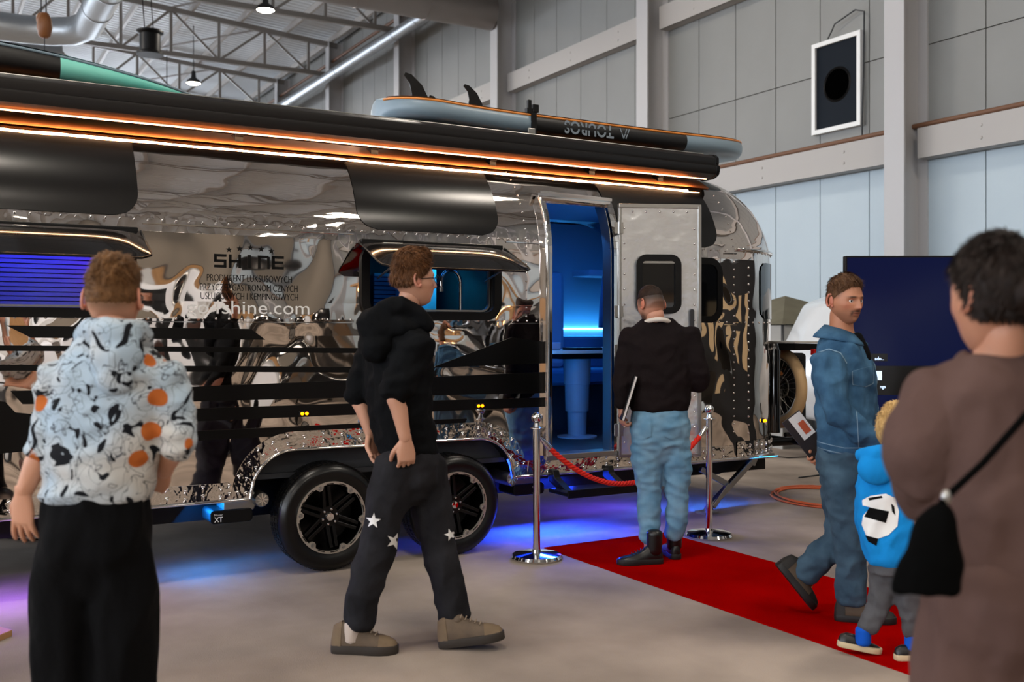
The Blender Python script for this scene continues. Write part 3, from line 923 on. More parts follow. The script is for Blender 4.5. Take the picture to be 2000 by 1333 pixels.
T('sill', MB().box(s0 - 0.03, s1 + 0.04, -0.02, 0.12, 0.565, 0.605), 'alu_matt', fr, bevel=0.005)
top = door_side_curve(s0, 0)[-1]
T('rain_visor', MB().box(s0 - 0.06, s1 + 0.03, top.y - 0.07, top.y + 0.02, top.z + 0.01, top.z + 0.03), 'chrome', fr)
hinge = M_TR @ Vector((s1 + 0.035, -0.03, 0))
th_d = math.radians(6.0)
M_DOOR = Matrix.Translation(hinge) @ Matrix.Rotation(th_d, 4, 'Z')
door = empty('entry_door'); door.parent = trailer; door.matrix_world = M_DOOR      # hinged on the right jamb, swung wide open
door['label'] = 'open aluminium entry door with a black framed window'
DW = 0.585
T('door_panel', MB().box(0.02, DW, -0.018, 0.018, 0.575, 2.345), 'brushed_alu', door)
ed = MB().box(0.0, 0.02, -0.022, 0.03, 0.57, 2.36).box(DW - 0.005, DW + 0.02, -0.03, 0.03, 0.57, 2.36).box(0, DW + 0.02, -0.026, 0.03, 2.345, 2.375).box(0, DW + 0.02, -0.022, 0.03, 0.555, 0.578)
T('door_edge', ed, 'alu_matt', door, bevel=0.003)
T('door_skin', MB().box(0.0, DW + 0.03, 0.019, 0.03, 0.56, 2.37), 'chrome', door)
wf = T('door_window', frame_ring(MB(), 0.165, 0.405, 1.63, 1.965, 0.045, 0.03, -0.055, -0.018), 'black_plastic', door, 40)
T('blind_rail', MB().box(0.168, 0.402, -0.05, -0.03, 1.945, 1.962), 'alu_matt', wf)
T('pane', MB().box(0.16, 0.41, -0.034, -0.024, 1.62, 1.975), 'dark_glass', wf)
T('door_handle', MB().prism(rrect(0.515, 0.548, 1.42, 1.62, 0.016), 'Y', -0.045, -0.018), 'dark_grey', door, bevel=0.004)
q = MB()
for z in np.arange(0.66, 2.3, 0.11):
    for x in (0.04, DW - 0.03): q.lathe([(0.001, -0.006), (0.006, -0.003), (0.008, 0)], 7, 'Y', (x, -0.018, z))
for x in np.arange(0.1, 0.55, 0.1):
    for z in (2.32, 0.60): q.lathe([(0.001, -0.006), (0.006, -0.003), (0.008, 0)], 7, 'Y', (x, -0.018, z))
o = T('door_rivets', q, 'chrome', door, 180); o['kind'] = 'stuff'
for z in (0.75, 1.32, 1.60, 2.2):
    T('hinge', MB().box(-0.03, 0.03, -0.03, -0.012, z - 0.04, z + 0.04).tube([(0, -0.028, z - 0.045), (0, -0.028, z + 0.045)], 0.011, 8), 'alu_matt', door, 40)

# ---- the lit interior behind door and windows
inn = empty('interior'); inn.parent = trailer
T('cabin_floor', MB().box(-2.6, 3.35, 0.06, 2.38, 0.57, 0.60).box(3.35, 3.72, 0.2, 2.3, 0.57, 0.60), 'dark_lining', inn)
T('cabin_ceiling', MB().box(-2.6, 3.7, 0.50, 2.0, 2.50, 2.53), 'lining', inn)
T('back_wall', MB().box(-2.6, 3.72, 2.29, 2.305, 0.6, 2.50), 'lining', inn)
for s, dd0 in ((-1.02, 0.12), (1.38, 0.12), (3.72, 0.3)):
    T('partition', MB().box(s - 0.015, s + 0.015, dd0, 2.30, 0.6, 2.25), 'dark_lining' if s < 2 else 'lining', inn)
T('wall_lining', MB().box(2.18, 3.27, 0.05, 0.07, 0.6, 1.5), 'dark_lining', inn)
T('bench_box', MB().box(1.5, 3.70, 1.60, 2.30, 0.60, 0.98), 'dark_lining', inn)
T('seat_cushion', MB().box(1.5, 3.70, 1.53, 2.15, 0.98, 1.12), 'cushion', inn, bevel=0.03)
T('back_cushion', MB().box(1.5, 3.70, 2.13, 2.29, 1.10, 1.42), 'cushion', inn, bevel=0.03)
T('led_strip', MB().box(3.10, 3.69, 2.255, 2.29, 1.478, 1.494), 'led_interior', inn)
T('pillar', MB().box(2.75, 3.05, 2.0, 2.29, 1.12, 2.02), 'lining', inn, bevel=0.05)
T('wall_shelf', MB().box(3.22, 3.70, 1.85, 2.15, 1.98, 2.04), 'lining', inn, bevel=0.01)
T('hanging_coat', MB().tube([(3.56, 1.9, 1.97), (3.57, 1.9, 1.85), (3.57, 1.9, 1.45), (3.57, 1.92, 1.2)], [0.03, 0.09, 0.11, 0.11], 12), 'fabric_black', inn, 180)
T('hanging_cloth', MB().tube([(3.40, 1.88, 1.98), (3.39, 1.88, 1.7), (3.41, 1.9, 1.5)], [0.015, 0.035, 0.05], 10), 'cushion', inn, 180)
tb_ = T('table_top', MB().prism(rrect(2.0, 3.1, 0.62, 1.35, 0.08), 'Z', 1.285, 1.31), 'table_wood', inn, bevel=0.004)
T('table_frame', MB().box(2.2, 2.75, 0.75, 1.1, 1.24, 1.285), 'black_plastic', tb_)
ped = MB().lathe([(0.16, 0.0), (0.16, 0.012), (0.075, 0.02), (0.08, 0.2), (0.08, 0.21), (0.095, 0.212), (0.1, 0.42), (0.1, 0.43), (0.108, 0.432), (0.112, 0.64), (0.001, 0.64)], 28, 'Z', (2.44, 0.9, 0.602))
T('table_leg', ped, 'pedestal', tb_, 40)
T('tray', MB().box(2.3, 2.55, 0.7, 0.9, 1.311, 1.33), 'black_plastic', inn)
T('booklet', MB().box(2.62, 2.84, 0.66, 0.82, 1.311, 1.335), 'white_print', inn)
T('phone_box', MB().box(2.18, 2.32, 0.95, 1.05, 1.311, 1.37), 'lining', inn, bevel=0.008)
# kitchen behind the middle window
T('kitchen_counter', MB().box(-0.9, 1.36, 0.08, 0.62, 1.46, 1.50), 'dark_lining', inn)
T('kitchen_cupboard', MB().box(-0.9, 1.36, 0.10, 0.58, 0.6, 1.46), 'dark_lining', inn)
T('tall_unit', MB().box(1.02, 1.20, 0.95, 1.3, 0.6, 1.93), 'lining', inn)
T('wall_unit', MB().box(0.3, 1.36, 1.9, 2.36, 0.6, 2.4), 'dark_lining', inn)
sl = MB()
for k in range(14): sl.box(1.36 - 0.35, 1.36, 1.70, 1.72, 1.45 + 0.035 * k, 1.476 + 0.035 * k)
T('slat_blind', sl, 'lining', inn)
sf, df = 1.12, 0.40
fp = [(sf, df, 1.50), (sf, df, 1.80)] + [(sf - 0.075 + 0.075 * math.cos(a), df, 1.80 + 0.085 * math.sin(a)) for a in np.linspace(0.1, math.pi, 12)] + [(sf - 0.15, df, 1.76)]
ft = T('tap', MB().tube(fp, 0.014, 10).lathe([(0.03, 1.50), (0.03, 1.53), (0.014, 1.54)], 14, 'Z', (sf, df, 0)), 'chrome', inn, 60)
T('tap_nozzle', MB().tube([(sf - 0.15, df, 1.765), (sf - 0.15, df, 1.735)], 0.019, 10), 'alu_matt', ft, 60)
T('tap_lever', MB().tube([(sf - 0.03, df, 1.535), (sf - 0.12, df, 1.57)], 0.008, 8), 'chrome', ft, 60)
# blue blind behind the left window
mat('violet_drape', '#8060a8', 0.7)
bl = MB()
for k in range(20): bl.box(-2.4, -1.24, 0.30, 0.312, 1.50 + 0.026 * k, 1.520 + 0.026 * k)
T('slat_blind', bl, 'lining', inn)
T('side_drape', MB().box(-1.17, -1.05, 0.28, 0.33, 1.45, 2.05), 'violet_drape', inn)
T('window_board', MB().box(-2.5, -1.05, 0.06, 0.35, 1.50, 1.555), 'table_wood', inn)
def strip_light(name, loc, size, sy, e, c, parent, rot=(0, 0, 0)):
    d = bpy.data.lights.new(name, 'AREA'); d.shape = 'RECTANGLE'; d.size = size; d.size_y = sy; d.energy = e; d.color = c
    o = bpy.data.objects.new(name, d); COL.objects.link(o); o.parent = parent; o.location = loc; o.rotation_euler = rot
    return o
BLUE = (0.02, 0.16, 1.0)
strip_light('cabin_light', (2.5, 1.0, 2.45), 1.2, 0.4, 11, (0.02, 0.22, 1.0), inn)
strip_light('bench_light', (3.38, 2.18, 1.53), 0.6, 0.03, 0.7, (0.03, 0.45, 1.0), inn, (math.radians(150), 0, 0))
strip_light('bench_light', (3.38, 2.18, 1.46), 0.6, 0.03, 1.2, (0.03, 0.45, 1.0), inn, (math.radians(-20), 0, 0))
strip_light('entry_fill', (1.85, 0.30, 2.22), 0.4, 0.1, 7, (0.02, 0.24, 1.0), inn, (math.radians(38), math.radians(-22), 0))  # blue fill added for the table leg, without a fitting
pl_ = strip_light('pillar_fill', (1.68, 0.22, 1.05), 0.8, 0.05, 5, (0.02, 0.30, 1.0), inn)  # second added fill, set low to reach under the table top
pl_.rotation_euler = Vector((0.75, 0.66, 0.0)).to_track_quat('-Z', 'X').to_euler()
strip_light('kitchen_light', (0.7, 0.9, 2.45), 0.9, 0.2, 2.5, (0.02, 0.25, 1.0), inn)
strip_light('unit_light', (1.10, 0.80, 1.95), 0.12, 0.05, 2.2, (0.02, 0.55, 1.0), inn, (math.radians(25), 0, 0))
strip_light('blind_light', (-1.75, 0.14, 1.97), 1.2, 0.04, 3.0, (0.02, 0.02, 1.0), inn, (math.radians(25), 0, 0))
strip_light('drape_light', (-1.15, 0.14, 1.97), 0.1, 0.03, 0.4, (0.8, 0.05, 1.0), inn, (math.radians(25), 0, 0))

# ---- wheels
def make_wheel(s):
    w = empty('wheel'); w.parent = trailer; w.location = (s, 0.03, 0.328)
    w['label'] = 'black spoked wheel with a silver bolted ring'
    R, rw, hw = 0.325, 0.218, 0.105
    pr = [(rw, -hw + 0.005), (rw + 0.02, -hw), (rw + 0.055, -hw - 0.012), (R - 0.035, -hw - 0.006), (R - 0.012, -hw + 0.012), (R, -hw + 0.035), (R, hw - 0.035), (R - 0.012, hw - 0.01), (R - 0.05, hw), (rw, hw)]
    T('tyre', MB().lathe(pr, 64, 'Y'), 'rubber_tyre', w, 40)
    tg = MB()
    for k in range(64):
        a = 2 * math.pi * k / 64
        mw = Matrix.Rotation(a, 4, 'Y') @ Matrix.Translation((0, 0, R))
        tg.box(-0.012, 0.010, -hw + 0.036, -0.03, -0.004, 0.003, mw).box(-0.012, 0.010, 0.03, hw - 0.036, -0.004, 0.003, mw).box(-0.006, 0.016, -0.02, 0.02, -0.004, 0.003, mw)
    o = T('tread_blocks', tg, 'rubber_tyre', w); o['kind'] = 'stuff'
    rim = T('rim', MB().lathe([(rw + 0.002, -hw + 0.004), (rw - 0.012, -hw + 0.012), (rw - 0.02, -0.02), (rw - 0.03, 0.07), (0.07, 0.08), (0.001, 0.08)], 48, 'Y'), 'wheel_black', w, 40)
    # silver beadlock ring with six bolt lobes
    n = 96; ro, ri = [], []
    for k in range(n):
        a = 2 * math.pi * k / n
        dd = abs((a / (2 * math.pi / 6) + 0.5) % 1 - 0.5) * (2 * math.pi / 6)
        lobe = max(0.0, 1 - dd / 0.13)
        ro.append((0.219 * math.cos(a), 0.219 * math.sin(a))); rr = 0.203 - 0.026 * min(1, lobe * 1.7)
        ri.append((rr * math.cos(a), rr * math.sin(a)))
    y0, y1 = -hw - 0.004, -hw + 0.014
    vs = [(p[0], y0, p[1]) for p in ro + ri] + [(p[0], y1, p[1]) for p in ro + ri]
    fs = []
    for k in range(n):
        l = (k + 1) % n
        fs += [(k, l, n + l, n + k), (n + k, n + l, 3 * n + l, 3 * n + k), (k, 2 * n + k, 2 * n + l, l)]
    ring = T('lock_ring', MB().add(vs, fs), 'ring_silver', w, 30)
    ring.rotation_euler = (0, math.radians(8), 0)
    for k in range(6):
        a = 2 * math.pi * k / 6
        T('bolt', MB().lathe([(0.001, y0 - 0.004), (0.008, y0 - 0.004), (0.009, y0 - 0.001), (0.013, y0 - 0.0015), (0.014, y0 + 0.002)], 12, 'Y', (0.197 * math.cos(a), 0, 0.197 * math.sin(a))), 'alu_matt', ring, 30)
        b0 = a + math.pi / 6
        for sg in (-1, 1):      # dark slots between the lobes
            m0 = b0 + sg * 0.20
            q = MB()
            for j in range(5):
                c0, c1 = m0 - 0.11 + 0.044 * j, m0 - 0.11 + 0.044 * (j + 1)
                q.add([(r_ * math.cos(c), y0 - 0.0012, r_ * math.sin(c)) for c, r_ in ((c0, 0.204), (c1, 0.204), (c1, 0.210), (c0, 0.210))], [(0, 1, 2, 3)])
            T('slot', q, 'wheel_black', ring)
    for k in range(6):
        a = 2 * math.pi * k / 6 + math.radians(38)
        sp = MB()
        for sg in (-1, 1):
            p0 = Vector((0.05 * math.cos(a + sg * 0.42), -0.035, 0.05 * math.sin(a + sg * 0.42)))
            p1 = Vector((0.192 * math.cos(a + sg * 0.085), -0.055, 0.192 * math.sin(a + sg * 0.085)))
            sp.bar(p0, p1, 0.022, 0.045, up=(0, 1, 0))
        T('spoke', sp, 'wheel_black', w, bevel=0.004)
    T('hub', MB().lathe([(0.001, -0.062), (0.062, -0.060), (0.068, -0.05), (0.07, 0.05)], 30, 'Y'), 'wheel_black', w, 40)
    T('hub_cap', MB().lathe([(0.001, -0.084), (0.022, -0.083), (0.026, -0.078), (0.027, -0.055)], 24, 'Y'), 'chrome', w, 40)
    for k in range(6):
        a = 2 * math.pi * k / 6 + 0.3
        T('lug_nut', MB().lathe([(0.001, -0.074), (0.007, -0.073), (0.009, -0.068), (0.009, -0.056)], 8, 'Y', (0.046 * math.cos(a), 0, 0.046 * math.sin(a))), 'chrome', w, 40)
    return w
mat('rubber_tyre', '#050505', 0.30, bump=(60, 0.1, 0.002), spec=0.4)
mat('wheel_black', '#020202', 0.3, spec=0.3)
mat('ring_silver', '#b9b2a8', 0.3, 0.7)
for s in (0.0, 0.85): make_wheel(s)
T('axle', MB().tube([(0, 0.1, 0.328), (0, 2.4, 0.328)], 0.035, 10).tube([(0.85, 0.1, 0.328), (0.85, 2.4, 0.328)], 0.035, 10), 'black_plastic', smooth=60)
for s in (0.0, 0.85):
    T('far_wheel', MB().lathe([(0.05, 0.03), (0.2, 0.0), (0.31, 0.02), (0.328, 0.06), (0.328, 0.16), (0.31, 0.2), (0.05, 0.2)], 32, 'Y', (s, 2.28, 0.328)), 'rubber_tyre', smooth=40)

# ---- caravan movers beside the wheels
def mover(s, flip, txt):
    m_ = empty('mover_unit'); m_.parent = trailer; m_.location = (s, 0.16, 0)
    m_['label'] = 'motor mover unit beside the wheel'
    f = flip
    T('housing', MB().prism([(-0.11 * f, 0.39), (0.07 * f, 0.39), (0.09 * f, 0.43), (0.07 * f, 0.50), (-0.06 * f, 0.50), (-0.11 * f, 0.46)], 'Y', -0.08, 0.1), 'alu_matt', m_, bevel=0.008)
    lo, hi = (-0.19, 0.06) if f > 0 else (-0.06, 0.19)
    T('cover', MB().prism(rrect(lo, hi, 0.325, 0.405, 0.025), 'Y', -0.09, 0.12), 'black_plastic', m_, bevel=0.006)
    T('motor', MB().lathe([(0.001, -0.14), (0.040, -0.14), (0.045, -0.13), (0.045, 0.02), (0.05, 0.03), (0.05, 0.1)], 20, 'Y', (0.10 * f, 0, 0.455)), 'alu_matt', m_, 40)
    fin = MB()
    for k in range(8):
        a = 2 * math.pi * k / 8
        fin.bar((0.10 * f, -0.143, 0.455), (0.10 * f + 0.036 * math.cos(a), -0.143, 0.455 + 0.036 * math.sin(a)), 0.006)
    T('fan_fins', fin, 'chrome', m_)
    x0 = -0.17 if f > 0 else 0.09
    link('lettering', fit_mesh(text_mesh(txt, 'lettering', 1, 0.02), x0, x0 + 0.05, 0.338, 0.368, lambda x, y: (x, -0.0965, y)), 'white_print', m_)
    link('lettering', fit_mesh(text_mesh('Mover', 'lettering', 1, 0.0), x0, x0 + 0.05, 0.374, 0.386, lambda x, y: (x, -0.0965, y)), 'white_print', m_)
mover(-0.50, 1, 'XT'); mover(1.42, -1, 'XT')

# ---- fold-out step
stp = empty('entry_step'); stp.parent = trailer
T('tread', MB().box(1.56, 2.20, -0.30, -0.06, 0.355, 0.385), 'black_plastic', stp, bevel=0.006)
T('front_lip', MB().box(1.56, 2.20, -0.315, -0.295, 0.345, 0.40), 'black_plastic', stp, bevel=0.004)
for s in (1.62, 2.08):
    T('step_arm', MB().prism([(-0.22, 0.375), (-0.10, 0.375), (0.02, 0.42), (0.02, 0.50), (-0.04, 0.50), (-0.06, 0.45)], 'X', s - 0.01, s + 0.04), 'black_plastic', stp, bevel=0.004)
# ---- stabiliser leg
stl = empty('stabiliser_leg'); stl.parent = trailer
T('arm', MB().bar((3.78, 0.30, 0.40), (3.29, 0.30, 0.03), 0.05, 0.045, up=(0, 1, 0)).bar((3.80, 0.30, 0.44), (3.76, 0.30, 0.36), 0.06, 0.05, up=(0, 1, 0)), 'alu_matt', stl, bevel=0.006)
T('strut', MB().bar((3.22, 0.30, 0.36), (3.50, 0.30, 0.22), 0.045, 0.03, up=(0, 1, 0)).bar((3.50, 0.28, 0.22), (3.33, 0.28, 0.05), 0.04, 0.03, up=(0, 1, 0)), 'alu_matt', stl, bevel=0.005)
T('foot', MB().box(3.22, 3.36, 0.24, 0.36, 0.0, 0.02).tube([(3.29, 0.3, 0.02), (3.29, 0.3, 0.05)], 0.02, 8), 'alu_matt', stl)
mat('cyan_clamp', '#2a90e0', 0.4)
T('clamp', MB().box(3.70, 3.84, 0.24, 0.34, 0.42, 0.465), 'cyan_clamp', stl, bevel=0.006)
T('rail', MB().box(2.3, 3.95, 0.22, 0.27, 0.415, 0.45), 'alu_matt', bevel=0.005)
T('waste_tank', MB().lathe([(0.001, 0), (0.13, 0), (0.14, 0.02), (0.14, 0.22), (0.001, 0.22)], 22, 'Y', (3.95, 0.9, 0.33)), 'rubber', smooth=40)
# ---- coloured LED line under the bottom edge, and its glow on the floor
for a, b, m in ((-2.4, -0.95, 'led_pink'), (-0.95, AX0, 'led_cyan'), (AX1, 1.62, 'led_blue'), (2.3, 3.1, 'led_pink'), (3.1, 3.8, 'led_cyan')):
    T('edge_led', MB().tube([(a, 0.035, ZB - 0.012), (b, 0.035, ZB - 0.012)], 0.003, 6), m, smooth=180)
T('arch_led', MB().tube([(AX1 - RARCH * (1 - math.cos(a)), 0.02, ZB + (ZARCH - ZB) * math.sin(a) - 0.012) for a in np.linspace(0.0, 0.5, 5)], 0.006, 6), 'led_blue', smooth=180)
def glow(loc, e, c, sx=0.6, rot=(0, 0, 0)):
    return strip_light('underglow_light', loc, sx, 0.06, e, c, trailer, rot)
glow((1.75, 0.30, 0.40), 45, (0.01, 0.05, 1.0), 0.5, (math.radians(-12), 0, 0))
glow((1.15, 0.42, 0.66), 5, (0.01, 0.03, 1.0), 0.3, (math.radians(-60), 0, 0))
glow((3.35, 0.45, 0.40), 26, (0.02, 0.16, 1.0), 0.8)
glow((2.7, 0.9, 0.40), 6, (0.10, 0.05, 1.0), 0.7)
glow((-0.75, 0.25, 0.42), 6, (0.01, 0.25, 1.0), 0.3, (0, math.radians(-50), 0))
glow((-1.9, 0.20, 0.42), 8, (0.30, 0.10, 1.0), 0.8, (math.radians(-25), 0, 0))
glow((0.3, 0.15, 0.72), 1.0, (0.35, 0.8, 0.1), 0.15)

# ---- hitch end: carrier with a fat-tyred bicycle
T('hitch_bar', MB().tube([(SR - 0.1, 0.50, 0.50), (SR + 0.32, 0.50, 0.50)], 0.035, 10).tube([(SR + 0.25, 0.3, 0.50), (SR + 0.25, 1.8, 0.50)], 0.03, 10).tube([(SR + 0.02, 0.35, 0.58), (SR + 0.30, 0.35, 0.58)], 0.02, 8), 'black_plastic', smooth=60)
T('carrier_shelf', MB().box(SR - 0.02, SR + 0.34, 0.2, 1.6, 1.36, 1.375), 'table_wood')
T('carrier_backing', MB().box(SR + 0.32, SR + 0.46, 0.52, 1.6, 0.62, 1.27), 'fabric_black', bevel=0.03)  # black box added to keep the view behind the bicycle wheel dark
T('carrier_net', MB().box(SR, SR + 0.33, 0.22, 1.58, 1.30, 1.355), 'black_plastic')
mat('red_lens', '#b01010', 0.3)
T('rear_lamp', MB().box(SR + 0.16, SR + 0.30, 0.16, 0.20, 1.26, 1.31), 'red_lens', bevel=0.005)
# ================================================================== things on and around the trailer
mat('sup_grey', '#7f93a0', 0.35)
mat('sup_orange', '#e08a3c', 0.4)
mat('sup_turquoise', '#62d2c2', 0.4, var=('#8fe6d4', 1.5, 0.5))
mat('sup_black', '#0f0e0e', 0.45)
mat('grey_print', '#7c8790', 0.5)
mat('red_carpet', '#a50303', 1.0, bump=(220, 0.4, 0.004), var=('#8a0202', 2.0, 0.5), spec=0.0)
mat('red_rope', '#e02410', 0.8)
mat('screen_blue', '#01030a', 0.12, emit='#03154f', estr=0.42, spec=0.25)
mat('screen_black', '#010102', 0.08)
mat('screen_white', '#cfe4ff', 0.3, emit='#bcd8ff', estr=0.9)
mat('cream_rubber', '#c9a678', 0.7)
mat('olive_canvas', '#6e6a58', 0.9, var=('#5f5b4a', 3, 0.4))
mat('grey_canvas', '#a9a7a2', 0.9)
mat('white_gloss', '#eef1f4', 0.2, coat=0.5)
mat('orange_cable', '#c85a28', 0.6)
mat('tan_wood', '#b98e5e', 0.5, var=('#a87e50', 5, 0.4))

def board(name, label, s0, s1, dc, w, z0, th0, mats, split, rocker=0.05, nose=0.75, thin=0.0):
    """inflatable paddle board in trailer coordinates lying along s; mats: (rail colour at ends, middle, deck)"""
    r = empty(name, M_TR @ Matrix.Translation(((s0 + s1) / 2, dc, z0))); tag(r, label, 'paddle board', 'boards on the roof rack')
    L_ = s1 - s0
    def ring(x):
        f = (x + L_ / 2) / L_
        e = min(f, 1 - f) * L_
        k = min(1, max(0, e / (nose if f > 0.5 else 0.40)))
        hw = w / 2 * math.sqrt(max(0.0, 1 - (1 - k) ** 2)) ** 0.9 + 0.004
        dz = rocker * (abs(2 * f - 1) ** 4)
        pts = []
        th = th0 * (1 - thin * (1 - min(1, max(0, e / nose))) ** 1.6) if f > 0.5 else th0
        rr = min(th / 2, hw)
        for a in np.linspace(-math.pi / 2, math.pi / 2, 9):
            pts.append((x, (hw - rr) + rr * math.cos(a), th / 2 + th / 2 * math.sin(a) + dz))
        for a in np.linspace(math.pi / 2, 3 * math.pi / 2, 9):
            pts.append((x, -(hw - rr) + rr * math.cos(a), th / 2 + th / 2 * math.sin(a) + dz))
        return pts
    xs = list(-L_ / 2 + L_ * (0.5 - 0.5 * np.cos(np.linspace(0, math.pi, 49))))
    for sx in split:
        xs.append(sx - (s0 + s1) / 2)
    xs = sorted(xs)
    rings = [ring(x) for x in xs]
    segs = [-9] + [sx - (s0 + s1) / 2 for sx in split] + [9]
    for j in range(len(segs) - 1):
        rs = [q for q, x in zip(rings, xs) if segs[j] - 1e-6 <= x <= segs[j + 1] + 1e-6]
        if len(rs) > 1: MB().rings(rs, True).build('hull', mats[0][j], r, 50)
    MB().tube([Vector(ring(x)[11]) + Vector((0, -0.001, 0.002)) for x in xs[2:-2]], 0.009, 6).build('edge_stripe', mats[1], r, 180)
    # deck pad on top
    vs, fs = [], []
    for x in xs[3:-3]:
        q = ring(x); a = q[7]; b = q[10]
        vs += [(x, a[1] * 1.0, a[2] + 0.007), (x, b[1] * 1.0, b[2] + 0.007)]
    for i in range(len(vs) // 2 - 1): fs.append((2 * i, 2 * i + 2, 2 * i + 3, 2 * i + 1))
    MB().add(vs, fs).build('deck_pad', mats[1], r, 60)
    return r
b1 = board('paddle_board', 'grey and black paddle board with orange edge and three black fins', 0.65, 4.03, 0.80, 0.80, 2.915, 0.15, (['sup_grey', 'sup_black', 'sup_grey'], 'sup_orange'), (1.72, 3.17))
zt = 0.155
def fin(p, h, ln, name='fin'):
    prof = [(0, 0), (ln, 0), (ln * 0.86, h * 0.35), (ln * 0.55, h * 0.72), (ln * 0.10, h * 0.97), (-ln * 0.16, h), (-ln * 0.22, h * 0.93), (ln * 0.02, h * 0.74), (ln * 0.12, h * 0.45), (ln * 0.06, h * 0.2)]
    MB().prism([(p[0] + x, p[2] + z) for x, z in prof], 'Y', p[1] - 0.006, p[1] + 0.006).build(name, 'black_plastic', b1, bevel=0.002)
xm = (0.65 + 4.03) / 2
fin((0.93 - xm, 0.05, zt), 0.28, 0.19); fin((1.14 - xm, 0.1, zt), 0.15, 0.11); fin((1.29 - xm, -0.18, zt), 0.19, 0.14)
s_a = side(1102, 262, 0.4)[0]; s_b = side(1228, 276, 0.4)[0]
me = fit_mesh(text_mesh('TOUROS', 'lettering', 1, 0.02), s_a - xm, s_a - xm + (s_b - s_a) * 0.76, 0.0, 0.10, lambda x, z: (x, -0.402, z + 0.02))
for v in me.vertices: v.co.x = 2 * (s_a - xm + (s_b - s_a) * 0.38) - v.co.x; v.co.z = 0.142 - v.co.z
link('lettering', me, 'grey_print', b1)
lg = MB()
lx = s_b - xm - 0.04
for a, b in (((-0.045, 0.112), (-0.01, 0.035)), ((-0.01, 0.035), (0.02, 0.112)), ((0.02, 0.112), (-0.03, 0.112)), ((0.01, 0.035), (0.045, 0.112)), ((0.02, 0.112), (0.045, 0.112))):
    lg.bar((lx + a[0], -0.402, a[1]), (lx + b[0], -0.402, b[1]), 0.003, 0.009, up=(1, 0, 0))
lg.build('logo_print', 'grey_print', b1)
b2 = board('paddle_board', 'turquoise and black paddle board above the long black awning', -3.9, -0.54, 0.86, 0.82, 2.93, 0.19, (['sup_black', 'sup_turquoise'], 'sup_grey'), (-1.45,), 0.0, 1.5, 0.92)
# board strap with its buckle
r = empty('board_strap', M_TR); tag(r, 'black lashing strap with a metal buckle around the grey board', 'strap')
MB().box(1.70, 1.74, 0.385, 0.398, 2.88, 3.055).box(1.70, 1.74, 0.39, 1.22, 3.054, 3.060).build('webbing', 'black_plastic', r)
MB().box(1.66, 1.72, 0.37, 0.385, 2.90, 2.94).build('hook', 'alu_matt', r, bevel=0.003)
MB().box(1.68, 1.76, 0.42, 0.46, 3.055, 3.10).box(1.69, 1.72, 0.42, 0.45, 3.09, 3.16).box(1.73, 1.78, 0.415, 0.45, 3.07, 3.13).build('ratchet', 'black_plastic', r, bevel=0.005)
# ---- red carpet
c0 = gnd(1072, 1072); ax, wx = AX, Vector((AX.y, -AX.x, 0))
M_C = Matrix((AX, -wx, Vector((0, 0, 1)))).transposed().to_4x4(); M_C.translation = Vector((0.215, 6.80, 0))
cp = MB().box(0, 1.02, -5.2, 0.0, 0.0, 0.006).build('red_carpet', 'red_carpet')
cp.matrix_world = M_C; tag(cp, 'narrow red carpet leading across the grey floor to the trailer door', 'carpet')

# ---- rope stanchions
def stanchion(p, label):
    o = empty('stanchion', Matrix.Translation(p)); tag(o, label, 'stanchion', 'chrome stanchions by the door')
    MB().lathe([(0.001, 0), (0.16, 0), (0.165, 0.012), (0.155, 0.03), (0.03, 0.042), (0.026, 0.06), (0.001, 0.06)], 40).build('base', 'chrome', o, 40)
    MB().lathe([(0.023, 0.04), (0.023, 0.83), (0.034, 0.832), (0.034, 0.842), (0.022, 0.848), (0.016, 0.87), (0.022, 0.876)], 24).build('pole', 'chrome', o, 40)
    MB().ball((0, 0, 0.905), 0.034, 20, 14).build('ball_top', 'chrome', o, 180)
    MB().lathe([(0.034, 0.0), (0.045, 0.004), (0.034, 0.008)], 20, 'Z', (0, 0, 0.834)).build('rope_ring', 'chrome', o, 180)
    return o
P1 = gnd(1048, 1092); P2 = gnd(1375, 1050) + Vector((0.04, 0.02, 0))
stanchion(P1, 'chrome rope stanchion standing by the near corner of the red carpet')
stanchion(P2, 'chrome rope stanchion beside the trailer stabiliser leg')
r = empty('barrier_rope', Matrix.Translation((P1 + P2) / 2)); tag(r, 'twisted red barrier rope hanging between two chrome stanchions', 'rope')
cc = (P1 + P2) / 2
def rope_pt(f):
    p = P1.lerp(P2, f); zz_ = 0.80 - 0.37 * (1 - (2 * f - 1) ** 2) ** 1.0
    return Vector((p.x, p.y, zz_)) - cc
dirv = (P2 - P1).normalized()
for ph in range(3):
    pts = []
    for i in range(241):
        f = 0.06 + 0.88 * i / 240
        p = rope_pt(f); t = (rope_pt(f + 0.002) - rope_pt(f - 0.002)).normalized()
        x = t.cross(Vector((0, 0, 1))).normalized(); y = x.cross(t)
        a = i * 0.42 + ph * 2 * math.pi / 3
        pts.append(p + (x * math.cos(a) + y * math.sin(a)) * 0.0085)
    MB().tube(pts, 0.0105, 7).build('rope_strand', 'red_rope', r, 180)
for f0, f1 in ((0.018, 0.07), (0.93, 0.982)):
    MB().tube([rope_pt(f0), rope_pt((f0 + f1) / 2), rope_pt(f1)], [0.008, 0.018, 0.02], 12).build('end_ferrule', 'chrome', r, 50)

